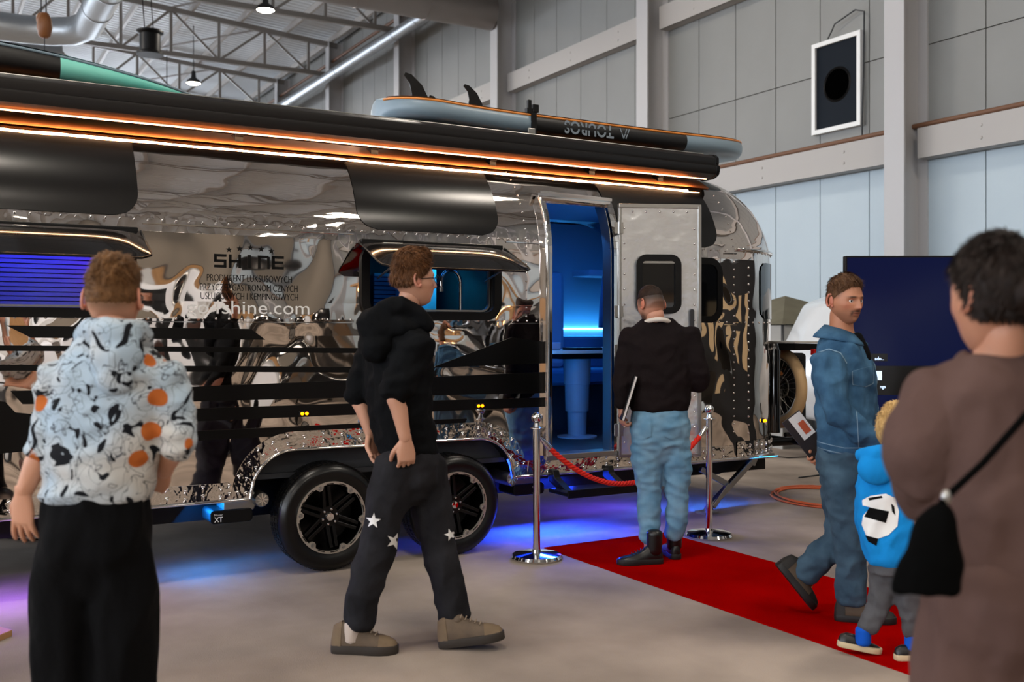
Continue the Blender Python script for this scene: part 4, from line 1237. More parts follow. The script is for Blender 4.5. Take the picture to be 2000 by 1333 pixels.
# ---- television
r = empty('television', Matrix.Translation((2.24, 6.8, 0)) @ Matrix.Rotation(math.radians(-1.5), 4, 'Z')); tag(r, 'large flat television with dark blue screen on a floor stand', 'television')
zb, zt_ = 1.45 - 158 / F_PX * 6.8, 1.45 + 150 / F_PX * 6.8
TW = 1.9
MB().box(0, TW, 0, 0.06, zb, zt_).build('casing', 'black_plastic', r, bevel=0.004)
MB().box(0.012, TW - 0.012, -0.004, 0.002, zb + 0.018, zt_ - 0.012).build('screen', 'screen_blue', r)
k = 6.8 / F_PX
def scr(u, v): return ((u - 1650) * k, 1.45 + (650 - v) * k)
a = scr(1700, 715); b = scr(2150, 772)
MB().box(a[0], b[0], -0.006, -0.0045, b[1], a[1]).build('menu_band', 'screen_black', r)
a = scr(1690, 691); b = scr(1731, 706)
MB().box(a[0], b[0], -0.006, -0.0045, b[1], a[1]).build('caption_box', 'screen_black', r)
a = scr(1700, 725); b = scr(1720, 743)
MB().box(a[0], b[0], -0.008, -0.0065, b[1], a[1]).build('menu_tile', 'screen_white', r)
for s_, u0, u1, v0, v1 in (('ado...', 1706, 1724, 697, 704), ('ngs', 1716, 1727, 754, 761)):
    a = scr(u0, v1); b = scr(u1, v0)
    link('caption', fit_mesh(text_mesh(s_, 'caption', 1, 0.03), a[0], b[0], a[1], b[1], lambda x, z: (x, -0.009, z)), 'screen_white', r)
MB().box(TW / 2 - 0.05, TW / 2 + 0.05, 0.06, 0.12, 0.05, zb + 0.5).box(TW / 2 - 0.45, TW / 2 + 0.45, -0.15, 0.35, 0, 0.03).build('stand', 'black_plastic', r, bevel=0.004)

# ---- bicycle with cream fat tyres on the trailer's rear carrier
pb = M_TR @ Vector((SR + 0.17, 0.60, 0.61))
r = empty('bicycle', Matrix.Translation(pb) @ Matrix.Rotation(TR_ANG + math.pi / 2 + math.radians(-4), 4, 'Z')); tag(r, 'fat bicycle with cream tyres hung on the trailer end', 'bicycle')
def bike_wheel(x):
    w = empty('bike_wheel'); w.parent = r; w.location = (x, 0, 0.36)
    MB().tube([(0.315 * math.cos(a), 0, 0.315 * math.sin(a)) for a in np.linspace(0, 2 * math.pi, 48, endpoint=False)], 0.048, 14, closed=True).build('tyre', 'cream_rubber', w, 180)
    MB().tube([(0.265 * math.cos(a), 0, 0.265 * math.sin(a)) for a in np.linspace(0, 2 * math.pi, 48, endpoint=False)], 0.016, 8, closed=True).build('rim', 'alu_matt', w, 180)
    q = MB()
    for k_ in range(32):
        a = 2 * math.pi * k_ / 32; q.tube([(0.03 * math.cos(a + 0.8 * (-1) ** k_), 0.03 * (-1) ** k_, 0.03 * math.sin(a + 0.8 * (-1) ** k_)), (0.26 * math.cos(a), 0, 0.26 * math.sin(a))], 0.0018, 4)
    q.build('spokes', 'alu_matt', w)
    MB().lathe([(0.02, -0.07), (0.04, -0.04), (0.035, 0), (0.05, 0.04), (0.02, 0.07)], 16, 'Y').build('hub', 'black_plastic', w, 40)
    MB().lathe([(0.085, -0.05), (0.10, -0.05), (0.10, -0.045), (0.085, -0.045)], 28, 'Y').build('brake_disc', 'alu_matt', w, 40)
bike_wheel(0.0); bike_wheel(1.05)
fr = MB()
for a, b in (((0, 0, .36), (.38, 0, .30)), ((0.38, 0, .30), (.28, 0, .72)), ((.28, 0, .68), (.86, 0, .72)), ((.38, 0, .30), (.88, 0, .66)), ((0, 0, .36), (.29, 0, .64)), ((1.05, 0.05, .36), (.86, 0.02, .80))):
    fr.tube([a, b], 0.022, 8)
fr.build('frame', 'black_plastic', r, 60)
MB().ball((0.38, 0, 0.32), (0.13, 0.07, 0.11)).build('motor', 'black_plastic', r, 60)
MB().tube([(0.02, -0.07, 0.48), (0.16, -0.07, 0.42)], 0.018, 8).build('shock', 'sup_orange', r, 60)
mat('pink', '#c88a94', 0.6)
MB().ball((0.12, -0.06, 0.40), (0.03, 0.02, 0.03)).build('tag', 'pink', r, 60)
MB().ball((0.27, 0, 0.8), (0.13, 0.07, 0.03)).tube([(.28, 0, .70), (.27, 0, .8)], 0.014, 8).build('saddle', 'black_plastic', r, 60)
MB().tube([(.84, -0.3, .95), (.86, 0, .92), (.84, 0.3, .95)], 0.013, 8).tube([(.86, 0, .80), (.86, 0, .92)], 0.016, 8).build('handlebar', 'black_plastic', r, 60)
MB().tube([(-0.25, -0.06, 0.60), (0.1, -0.07, 0.5), (0.25, -0.06, 0.62)], 0.01, 6).build('carrier_strap', 'black_plastic', r, 60)

# ---- canvas tent and white camper behind
r = empty('canvas_tent', Matrix.Translation((3.75, 13.9, 0)) @ Matrix.Rotation(0.5, 4, 'Z')); tag(r, 'olive canvas tent with pointed roof and pale walls', 'tent')
zw, zp = 1.45 + 15 / F_PX * 13.4, 1.45 + 66 / F_PX * 13.9
mp = [(-1.0, -1.0, zw), (1.0, -1.0, zw), (1.0, 1.0, zw), (-1.0, 1.0, zw), (0, 0, zp + 0.04)]
MB().add(mp + [(x * 0.97, y * 0.97, zw - 0.02) for x, y, z in mp[:4]], [(0, 1, 4), (1, 2, 4), (2, 3, 4), (3, 0, 4), (5, 6, 7, 8)]).build('roof', 'olive_canvas', r)
q = MB()
for i in range(4):
    a, b = mp[i], mp[(i + 1) % 4]
    for j in range(10):
        p0 = Vector(a).lerp(Vector(b), j / 10) * 0.97; p1 = Vector(a).lerp(Vector(b), (j + 1) / 10) * 0.97
        k0, k1 = 1 + 0.015 * (-1) ** j, 1 + 0.015 * (-1) ** (j + 1)
        q.add([(p0.x * k0, p0.y * k0, 0), (p1.x * k1, p1.y * k1, 0), (p1.x, p1.y, zw - 0.01), (p0.x, p0.y, zw - 0.01)], [(0, 1, 2, 3)])
q.build('wall_cloth', 'grey_canvas', r)
for a in mp[:4]: MB().tube([(a[0] * 0.96, a[1] * 0.96, 0), (a[0] * 0.96, a[1] * 0.96, zw), (0, 0, zp)], 0.02, 6).build('pole', 'dark_grey', r, 60)
MB().tube([(-0.2, -1.05, 0.9), (0.1, -0.7, zw + 0.1), (0.3, -0.3, zp - 0.1)], 0.02, 6).build('guy_rope', 'dark_grey', r, 60)

def vehicle(name, label, cat, mw, prof, W, body, glass, wheels, win, group=None):
    """simple road vehicle: side profile extruded over width W with bevelled edges, windows and wheels"""
    r = empty(name, mw); tag(r, label, cat, group)
    MB().prism(prof, 'Y', -W / 2, W / 2).build('body', body, r, 35, bevel=0.07)
    for poly in win:
        for sg in (-1, 1):
            y = sg * (W / 2 + 0.004)
            MB().prism(poly, 'Y', y - 0.006, y + 0.006).build('side_window', glass, r)
    for x in wheels:
        for sg in (-1, 1):
            y = sg * (W / 2 - 0.1)
            w = MB().lathe([(0.001, -0.09), (0.2, -0.1), (0.22, -0.11), (0.31, -0.11), (0.33, -0.08), (0.33, 0.08), (0.31, 0.11), (0.2, 0.1), (0.001, 0.09)], 28, 'Y', (x, y, 0.33)).build('wheel', 'rubber', r, 40)
            MB().lathe([(0.001, -0.125 * 1), (0.19, -0.115), (0.2, -0.1)], 24, 'Y', (x, y, 0.33)).build('wheel_disc', 'alu_matt', w, 40)
            if sg > 0: MB().lathe([(0.001, 0.125), (0.19, 0.115), (0.2, 0.1)], 24, 'Y', (x, y, 0.33)).build('wheel_disc', 'alu_matt', w, 40)
    return r
cam_prof = [(-1.5, 0.42), (1.6, 0.42), (1.75, 0.9), (1.65, 1.28), (1.45, 1.75), (1.2, 1.92), (-0.9, 1.95), (-1.35, 1.80), (-1.62, 1.27), (-1.70, 0.8)]
M_ = Matrix.Translation((5.0, 11.6, 0)) @ Matrix.Rotation(0.12, 4, 'Z')
vehicle('camper_van', 'white camper van parked before the panelled wall', 'van', M_, cam_prof, 1.9, 'white_gloss', 'dark_glass', (-0.9, 1.0),
        [[(-1.38, 1.32), (-1.12, 1.32), (-1.0, 1.72), (-1.17, 1.72)], [(-0.8, 1.32), (0.6, 1.32), (0.6, 1.72), (-0.72, 1.72)], [(0.75, 1.32), (1.35, 1.32), (1.2, 1.72), (0.75, 1.72)]])
# ---- cables on the floor
def floor_cable(name, label, pts, rad, m, loops=None):
    q = [Vector((p.x, p.y, rad + 0.001)) for p in pts]
    o = MB().tube(q, rad, 6).build(name, m, None, 180); tag(o, label, 'cable'); return o
cpts = []
c = gnd(1605, 972)
for i in range(90):
    a = i * 0.28
    cpts.append(c + Vector((0.42 * math.cos(a) + 0.05 * math.sin(a * 0.37), 0.55 * math.sin(a) + 0.08 * math.cos(a * 0.21), 0)))
floor_cable('extension_cable', 'orange cable lying in loose loops on the floor behind the trailer', cpts, 0.008, 'orange_cable')
floor_cable('black_cable', 'thin black cable lying on the floor past the trailer end', [gnd(u, v) for u, v in ((1480, 890), (1540, 896), (1600, 893), (1640, 900), (1660, 925), (1600, 930), (1560, 935))], 0.007, 'rubber')
floor_cable('power_lead', 'black power lead trailing under the left end of the trailer', [gnd(u, v) for u, v in ((-60, 1045), (60, 1058), (200, 1040), (310, 1015), (420, 1003), (520, 990))], 0.007, 'rubber')

wd_ = gnd(-8, 1248); r = empty('wooden_wedge', Matrix.Translation(wd_) @ Matrix.Rotation(-0.2, 4, 'Z')); tag(r, 'small tan wooden wedge lying on the floor beside the boy', 'wedge')
MB().prism([(-0.16, 0.0), (0.05, 0.0), (0.05, 0.03), (-0.16, 0.07)], 'Y', -0.05, 0.05).build('block', 'tan_wood', r, bevel=0.003)
# ---- stands on the other side of the aisle: the mirror skin shows them
def at(t, q, ang): return M_HALL @ Matrix.Translation((t, q, 0)) @ Matrix.Rotation(ang, 4, 'Z')
van_prof = [(-2.6, 0.38), (2.5, 0.38), (2.6, 0.8), (2.45, 1.1), (1.75, 1.3), (1.1, 2.2), (0.8, 2.35), (-2.4, 2.4), (-2.62, 2.2), (-2.68, 0.8)]
van_win = [[(0.4, 1.3), (1.45, 1.3), (0.95, 2.05), (0.4, 2.05)], [(-1.0, 1.3), (0.25, 1.3), (0.25, 2.05), (-1.0, 2.05)], [(-2.4, 1.3), (-1.15, 1.3), (-1.15, 2.05), (-2.4, 2.05)]]
vehicle('delivery_van', 'black panel van standing across the aisle', 'van', at(-5.5, 4.5, 0.3), van_prof, 2.0, 'black_gloss', 'dark_glass', (-1.6, 1.7), van_win)
vehicle('motorhome', 'tall white motorhome standing across the aisle', 'van', at(-10.5, 10.0, 1.2), [(x, z * 1.2 if z > 0.5 else z) for x, z in van_prof], 2.3, 'white_gloss', 'dark_glass', (-1.6, 1.7), van_win)
vehicle('delivery_van', 'dark grey panel van standing across the aisle', 'van', at(-7.0, 17.5, 1.9), van_prof, 2.0, 'dark_grey', 'dark_glass', (-1.6, 1.7), van_win)
r = empty('wooden_kiosk', at(-2.0, 9.0 - 7.0, 0.0)); tag(r, 'wooden sales kiosk with warm lamps across the aisle', 'kiosk')
MB().box(-1.6, 1.6, -0.5, 0.5, 0, 1.05).build('counter', 'tan_wood', r, bevel=0.02)
MB().box(-1.7, 1.7, -0.6, 0.6, 1.05, 1.10).build('counter_top', 'dark_grey', r, bevel=0.01)
for x in (-1.6, 1.6):
    MB().box(x - 0.06, x + 0.06, -0.06, 0.06, 1.1, 2.6).build('post', 'tan_wood', r)
MB().box(-1.9, 1.9, -0.9, 0.9, 2.6, 2.75).build('canopy', 'tan_wood', r, bevel=0.02)
mat('warm_bulb', '#ffe0b0', 0.4, emit='#ffc070', estr=12)
for x in (-1.0, 0, 1.0):
    MB().ball((x, 0, 2.4), 0.09).build('bulb', 'warm_bulb', r, 180)
    MB().tube([(x, 0, 2.48), (x, 0, 2.6)], 0.01, 6).build('cord', 'rubber', r)
vehicle('added_pickup', 'unseen long black pickup truck added as a dark reflection', 'truck', Matrix.Translation((6.6, 2.6, 0)) @ Matrix.Rotation(1.9, 4, 'Z'), [(-2.7, 0.45), (2.6, 0.45), (2.7, 0.95), (2.5, 1.15), (1.4, 1.2), (0.8, 1.78), (-0.7, 1.82), (-0.9, 1.25), (-2.7, 1.22)], 1.9, 'black_gloss', 'dark_glass', (-1.7, 1.7), [[(-0.65, 1.25), (0.1, 1.25), (0.1, 1.7), (-0.6, 1.7)], [(0.2, 1.25), (1.1, 1.25), (0.7, 1.7), (0.2, 1.7)]])  # unseen, added to put dark shapes into the mirror skin
mat('beige_paint', '#b89f78', 0.3, coat=0.4)
vehicle('camper_van', 'unseen white retro camper van added as a bright reflection', 'van', Matrix.Translation((4.6, -2.4, 0)) @ Matrix.Rotation(0.9, 4, 'Z'), cam_prof, 1.9, 'white_gloss', 'dark_glass', (-0.9, 1.0), [[(-1.2, 1.2), (0.9, 1.2), (0.9, 1.7), (-1.1, 1.7)]])  # unseen, added and kept white so the open door reflects bright
r = empty('added_dark_wall', Matrix.Translation((7.2, 6.9, 0)) @ Matrix.Rotation(-0.88, 4, 'Z')); tag(r, 'unseen tall black wall added as a dark reflection in the trailer', 'display')  # unseen, added so the right end of the trailer reflects dark
MB().box(-2.6, 2.6, -0.06, 0.06, 0.0, 2.7).build('panel', 'fabric_black', r); MB().box(-2.65, 2.65, -0.08, 0.08, 2.7, 2.78).build('top_rail', 'dark_grey', r)
for x in (-1.3, 0.2, 1.6): MB().box(x - 0.3, x + 0.35, -0.085, -0.062, 1.0, 1.9).build('poster', 'beige_paint', r)
for t, q, lab in ((-14.0, 6.0, 'tall cream partition board beside the black van'), (-14.5, 15.0, 'tall cream partition board behind the white motorhome'), (-13.0, 24.0, 'tall cream partition board behind the grey van')):
    r = empty('partition_board', at(t, q, math.pi / 2)); tag(r, lab, 'partition', 'partition boards across the aisle')
    MB().box(-3, 3, -0.05, 0.05, 0.0, 2.8).build('board', 'tan_wood', r); MB().box(-3.05, 3.05, -0.07, 0.07, 2.8, 2.9).build('top_rail', 'dark_grey', r)
# ================================================================== people
def catmull(pts, vals, n=6):
    """resample joints and their radii"""
    P = [Vector(p) for p in pts]; V = [np.atleast_1d(np.array(v, float)) for v in vals]
    out, ov = [], []
    m = len(P)
    for i in range(m - 1):
        p0, p1, p2, p3 = P[max(i - 1, 0)], P[i], P[i + 1], P[min(i + 2, m - 1)]
        for k in range(n):
            t = k / n
            out.append(0.5 * ((2 * p1) + (p2 - p0) * t + (2 * p0 - 5 * p1 + 4 * p2 - p3) * t * t + (3 * p1 - p0 - 3 * p2 + p3) * t ** 3))
            ov.append(V[i] * (1 - t) + V[i + 1] * t)
    out.append(P[-1]); ov.append(V[-1])
    return out, ov
def limb(mb, joints, radii, n=14):
    p, r = catmull(joints, radii)
    r = [float(x[0]) for x in r]
    # rounded ends
    d0 = (p[0] - p[1]).normalized(); d1 = (p[-1] - p[-2]).normalized()
    p = [p[0] + d0 * r[0] * 0.45, p[0] + d0 * r[0] * 0.3] + p + [p[-1] + d1 * r[-1] * 0.3, p[-1] + d1 * r[-1] * 0.45]
    r = [r[0] * 0.35, r[0] * 0.8] + r + [r[-1] * 0.8, r[-1] * 0.35]
    return mb.tube(p, r, n)
def trunk(mb, secs, F, n=22, flat_end=True):
    """secs: (centre, half width, half depth); F: 2D facing vector"""
    f = Vector((F[0], F[1], 0)).normalized(); s = Vector((f.y, -f.x, 0))
    cs, vs = catmull([c for c, _, _ in secs], [(a, b) for _, a, b in secs])
    rings = []
    for c, v in zip(cs, vs):
        ring = []
        for k in range(n):
            a = 2 * math.pi * k / n
            ca, sa = math.cos(a), math.sin(a)
            ring.append(c + s * (v[0] * math.copysign(abs(ca) ** 0.85, ca)) + f * (v[1] * math.copysign(abs(sa) ** 0.85, sa)))
        rings.append(ring)
    return mb.rings(rings, True)
def organic(name, mb, m, parent, voxel=0.010, it=6, wr=None, seed=0):
    """fuse overlapping solids into one smooth skin; wr=(amplitude, frequency vector) adds folds"""
    me = mb.mesh(name)
    o = bpy.data.objects.new(name, me); COL.objects.link(o)
    md = o.modifiers.new('r', 'REMESH'); md.mode = 'VOXEL'; md.voxel_size = voxel
    if it:
        sm = o.modifiers.new('s', 'SMOOTH'); sm.factor = 0.5; sm.iterations = it
    dg = bpy.context.evaluated_depsgraph_get()
    new = bpy.data.meshes.new_from_object(o.evaluated_get(dg))
    bpy.data.objects.remove(o); bpy.data.meshes.remove(me)
    new.name = name; new.materials.clear()
    if wr:
        amp, fr = wr
        N = len(new.vertices)
        nrm = np.empty(N * 3); new.vertices.foreach_get('normal', nrm); nrm = nrm.reshape(-1, 3)
        co = np.empty(N * 3); new.vertices.foreach_get('co', co); co = co.reshape(-1, 3)
        off = Vector((seed * 3.7, seed * 1.3, seed * 7.1))
        d = np.array([(1 - 2 * abs(noise.noise(Vector((p[0] * fr[0], p[1] * fr[1], p[2] * fr[2])) + off))) * 0.7 + 0.5 * noise.noise(Vector((p[0] * fr[0] * 2.3, p[1] * fr[1] * 2.3, p[2] * fr[2] * 2.3)) + off) for p in co]) - 0.45
        co = co + nrm * (d * amp * 1.7)[:, None]
        new.vertices.foreach_set('co', co.ravel()); new.update()
    return link(name, new, m, parent, 180)

def basis(x, y, z, p):
    mw = Matrix((Vector(x), Vector(y), Vector(z))).transposed().to_4x4(); mw.translation = Vector(p); return mw

NT, NPH = 132, 100
def head_geo(p):
    """grid of points of a head: x right, y forward, z up, eyes at z = 0"""
    th = np.linspace(0, 2 * math.pi, NT, endpoint=False); ph = np.linspace(-math.pi / 2 + 0.02, math.pi / 2 - 0.02, NPH)
    T_, P_ = np.meshgrid(th, ph)
    e = 0.90
    sg = lambda a, k: np.sign(a) * np.abs(a) ** k
    x = 0.077 * sg(np.cos(P_), e) * sg(np.sin(T_), 0.95)
    y = 0.097 * sg(np.cos(P_), e) * sg(np.cos(T_), 0.95)
    z = 0.118 * sg(np.sin(P_), 1.0)
    t = np.clip(-z / 0.118, 0, 1)
    x = x * (1 - 0.20 * t ** 1.6) * (1 + p.get('wide', 0))
    y = np.where(y < 0, y * (1 - 0.55 * t), y * (1 - 0.10 * t)) + 0.024 * t ** 2
    fr = np.clip((y - 0.02) / 0.05, 0, 1)
    G = lambda cx, cz, sx, sz: np.exp(-((x - cx) / sx) ** 2 - ((z - cz) / sz) ** 2) * fr
    both = lambda cx, cz, sx, sz: G(cx, cz, sx, sz) + G(-cx, cz, sx, sz)
    x0, z0 = x.copy(), z.copy()
    dy = 0.006 * both(0.028, 0.022, 0.022, 0.010) - 0.012 * both(0.031, 0.002, 0.017, 0.013)
    prof = np.interp(z0, [-0.048, -0.040, -0.034, -0.015, 0.014, 0.03], [0, 0.012, p.get('nose', 0.024), 0.017, 0.004, 0])
    sx = np.interp(z0, [-0.045, -0.034, -0.02, 0.01], [0.016, 0.0145, 0.010, 0.008])
    dy += prof * np.exp(-(x0 / sx) ** 2) * fr
    dy += 0.006 * G(0, -0.061, 0.024, 0.013) - 0.005 * G(0, -0.0625, 0.021, 0.0028)
    dy += 0.008 * G(0, -0.100, 0.022, 0.016) - 0.003 * G(0, -0.080, 0.02, 0.007)
    dy -= 0.004 * both(0.045, -0.045, 0.014, 0.02)
    y = y + dy
    x = x + np.sign(x) * 0.003 * np.exp(-((np.abs(x0) - 0.055) / 0.02) ** 2 - ((z0 + 0.02) / 0.015) ** 2)
    co = np.stack([x, y, z], -1)
    sk = np.array(srgb(p['skin'])[:3])
    c = np.ones(x.shape + (3,)) * sk
    def mix(col, w):
        nonlocal c
        w = np.clip(w, 0, 1)[..., None]; c = c * (1 - w) + np.array(srgb(col)[:3]) * w
    mix('#b5604f', 0.35 * both(0.05, -0.025, 0.02, 0.02) + 0.35 * G(0, -0.035, 0.015, 0.012))
    if p.get('stubble'):
        w = np.clip((-z0 - 0.035) / 0.03, 0, 1) * np.clip((y + 0.02) / 0.04, 0, 1)
        w *= 1 - 0.9 * np.exp(-(x0 / 0.022) ** 2 - ((z0 + 0.061) / 0.009) ** 2)
        mix(p.get('beard', '#3a2c25'), w * p['stubble'])
    mix('#a4564c', 0.8 * G(0, -0.062, 0.020, 0.0075))
    mix('#2a1512', 1.2 * G(0, -0.0625, 0.019, 0.0022))
    if p.get('moustache'):
        mix(p.get('beard', '#3a2c25'), p['moustache'] * 1.3 * G(0, -0.050, 0.026, 0.0055) + p['moustache'] * both(0.026, -0.062, 0.006, 0.012))
    mix(p['brow'], 1.3 * both(0.031, 0.0205, 0.017, 0.0042))
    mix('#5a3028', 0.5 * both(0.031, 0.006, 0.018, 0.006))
    if p.get('fade'):      # cropped sides: skin seen through very short hair
        w = np.clip((z0 - p['fade_z'](y)) / p.get('fade_soft', 0.03), 0, 1) * np.clip((0.055 - y) / 0.02, 0, 1)
        mix(p['hair_col'], w ** p.get('fade_pow', 1.0) * p['fade'])
    return co, c
def grid_faces(mask=None):
    fs = []
    for i in range(NPH - 1):
        for k in range(NT):
            l = (k + 1) % NT
            if mask is not None and not (mask[i, k] and mask[i, l] and mask[i + 1, k] and mask[i + 1, l]): continue
            fs.append((i * NT + k, (i + 1) * NT + k, (i + 1) * NT + l, i * NT + l)[::-1])
    return fs

def make_hand(wrist, fdir, back, thumb_side, curl=0.35, size=1.0, spread=0.0):
    """mesh builder of one hand: fdir along the fingers, back = normal of the hand's back, thumb_side = +1/-1"""
    X = Vector(fdir).normalized(); Z = Vector(back); Z = (Z - X * Z.dot(X)).normalized(); Y = Z.cross(X) * thumb_side
    mb = MB()
    rings = []
    for x, hw, ht, cz in ((-0.03, 0.027, 0.021, 0), (0.0, 0.029, 0.019, 0), (0.025, 0.037, 0.018, -0.001), (0.055, 0.042, 0.016, -0.002), (0.085, 0.041, 0.013, -0.002), (0.094, 0.036, 0.008, -0.003)):
        rings.append([Vector((x, hw * math.cos(a), cz + ht * math.sin(a))) for a in [2 * math.pi * k / 14 for k in range(14)]])
    mb.rings(rings, True)
    for k, (y, L) in enumerate(((0.030, 0.072), (0.0095, 0.080), (-0.011, 0.074), (-0.030, 0.058))):
        p = Vector((0.082, y, -0.002)); pts = [p - Vector((0.02, 0, 0)), p]; a = 0.0
        for seg, f in ((0.45, 0.8), (0.31, 1.0), (0.24, 0.8)):
            a += curl * f * (1 + 0.08 * k)
            p = p + Vector((math.cos(a), (1.5 - k) * 0.05 + spread * (1.5 - k), -math.sin(a))) * (L * seg)
            pts.append(p)
        limb(mb, pts, [0.0095, 0.0095, 0.0088, 0.0080, 0.0068], 10)
    t0 = Vector((0.012, 0.022, -0.006))
    d1, d2, d3 = Vector((0.72, 0.62, -0.30)), Vector((0.90, 0.30, -0.32 - 0.5 * curl)), Vector((0.92, 0.05, -0.3 - 0.7 * curl))
    t1 = t0 + d1.normalized() * 0.045; t2 = t1 + d2.normalized() * 0.034; t3 = t2 + d3.normalized() * 0.026
    limb(mb, [t0, t1, t2, t3], [0.015, 0.012, 0.0105, 0.0085], 10)
    mw = basis(X * size, Y * size, Z * size, wrist)
    return mb.xf(mw)

def make_shoe(parent, ankle, fdir, style, up=None, size=1.0):
    """shoe built around its sole: ankle = point on the sole under the ankle"""
    X = Vector(fdir).normalized(); U = Vector(up or (0, 0, 1)); Y = U.cross(X).normalized(); Z = X.cross(Y)
    mw = basis(X * size, Y * size, Z * size, ankle)
    sh = empty('shoe'); sh.parent = parent
    up_m, sole_m, top = style['upper'], style['sole'], style.get('top', 0.11)
    st = ((-0.078, 0.022, 0.062, 0.0), (-0.068, 0.033, top * 0.85, 0), (-0.03, 0.040, top, 0), (0.015, 0.042, top * 0.98, 0), (0.05, 0.044, 0.088, 0), (0.09, 0.049, 0.072, 0.003), (0.13, 0.051, 0.060, 0.004), (0.17, 0.045, 0.052, 0.003), (0.195, 0.033, 0.044, 0), (0.207, 0.015, 0.032, 0))
    ck = style.get('chunk', 1.0)
    st = [(x, w, h * (ck if x > 0.04 else 1), cy) for x, w, h, cy in st]
    rings = []
    for x, w, h, cy in st:
        ring = []
        for k in range(18):
            a = 2 * math.pi * k / 18
            zz_ = math.sin(a); yy = math.cos(a)
            z = 0.018 + (h - 0.018) * (max(zz_, 0) ** 0.8) + min(zz_, 0) * 0.006
            ring.append(Vector((x, cy + w * math.copysign(abs(yy) ** 0.75, yy) * (1 - 0.25 * max(zz_, 0)), z)))
        rings.append(ring)
    MB().rings(rings, True).xf(mw).build('upper', up_m, sh, 60)
    if style.get('panels'):
        for nm, sel in (('toe_cap', rings[6:]), ('heel_counter', rings[:3]), ):
            cen = [sum(q, Vector()) / len(q) for q in sel]
            grown = [[c_0 + (p_ - c_0) * 1.045 + Vector((0.002 if nm == 'toe_cap' else -0.002, 0, 0)) for p_ in q] for q, c_0 in zip(sel, cen)]
            grown = [[Vector((p_.x, p_.y, max(p_.z, style.get('sole_h', 0.026) - 0.002))) for p_ in q] for q in grown]
            MB().rings(grown, True).xf(mw).build(nm, style['panels'], sh, 60)
    out = []
    side_l = [(-0.082, 0.012), (-0.075, 0.030), (-0.05, 0.040), (0.0, 0.042), (0.05, 0.046), (0.10, 0.053), (0.14, 0.054), (0.18, 0.046), (0.205, 0.028), (0.214, 0.010)]
    poly = side_l + [(x, -y) for x, y in side_l[::-1]]
    hs = style.get('sole_h', 0.026)
    s = MB().prism(poly, 'Z', 0.0, hs).xf(mw).build('sole', sole_m, sh, 40, bevel=0.004)
    if style.get('laces'):
        q = MB()
        for k in range(5):
            x = 0.035 + 0.02 * k; z = (0.093 - 0.0075 * k) * ck
            q.tube([(x, -0.022, z), (x + 0.006, 0, z + 0.009), (x, 0.022, z)], 0.0032, 5)
        q.xf(mw).build('laces', style['laces'], sh, 180)
    if style.get('boot'):
        limb(MB(), [(-0.025, 0, 0.07), (-0.028, 0, style['boot'])], [0.047, 0.050], 16).xf(mw).build('shaft', up_m, sh, 60)
    if style.get('tongue'):
        MB().ball((0.02, 0, 0.112), (0.03, 0.028, 0.022)).xf(mw).build('tongue', style['tongue'], sh, 180)
    return sh

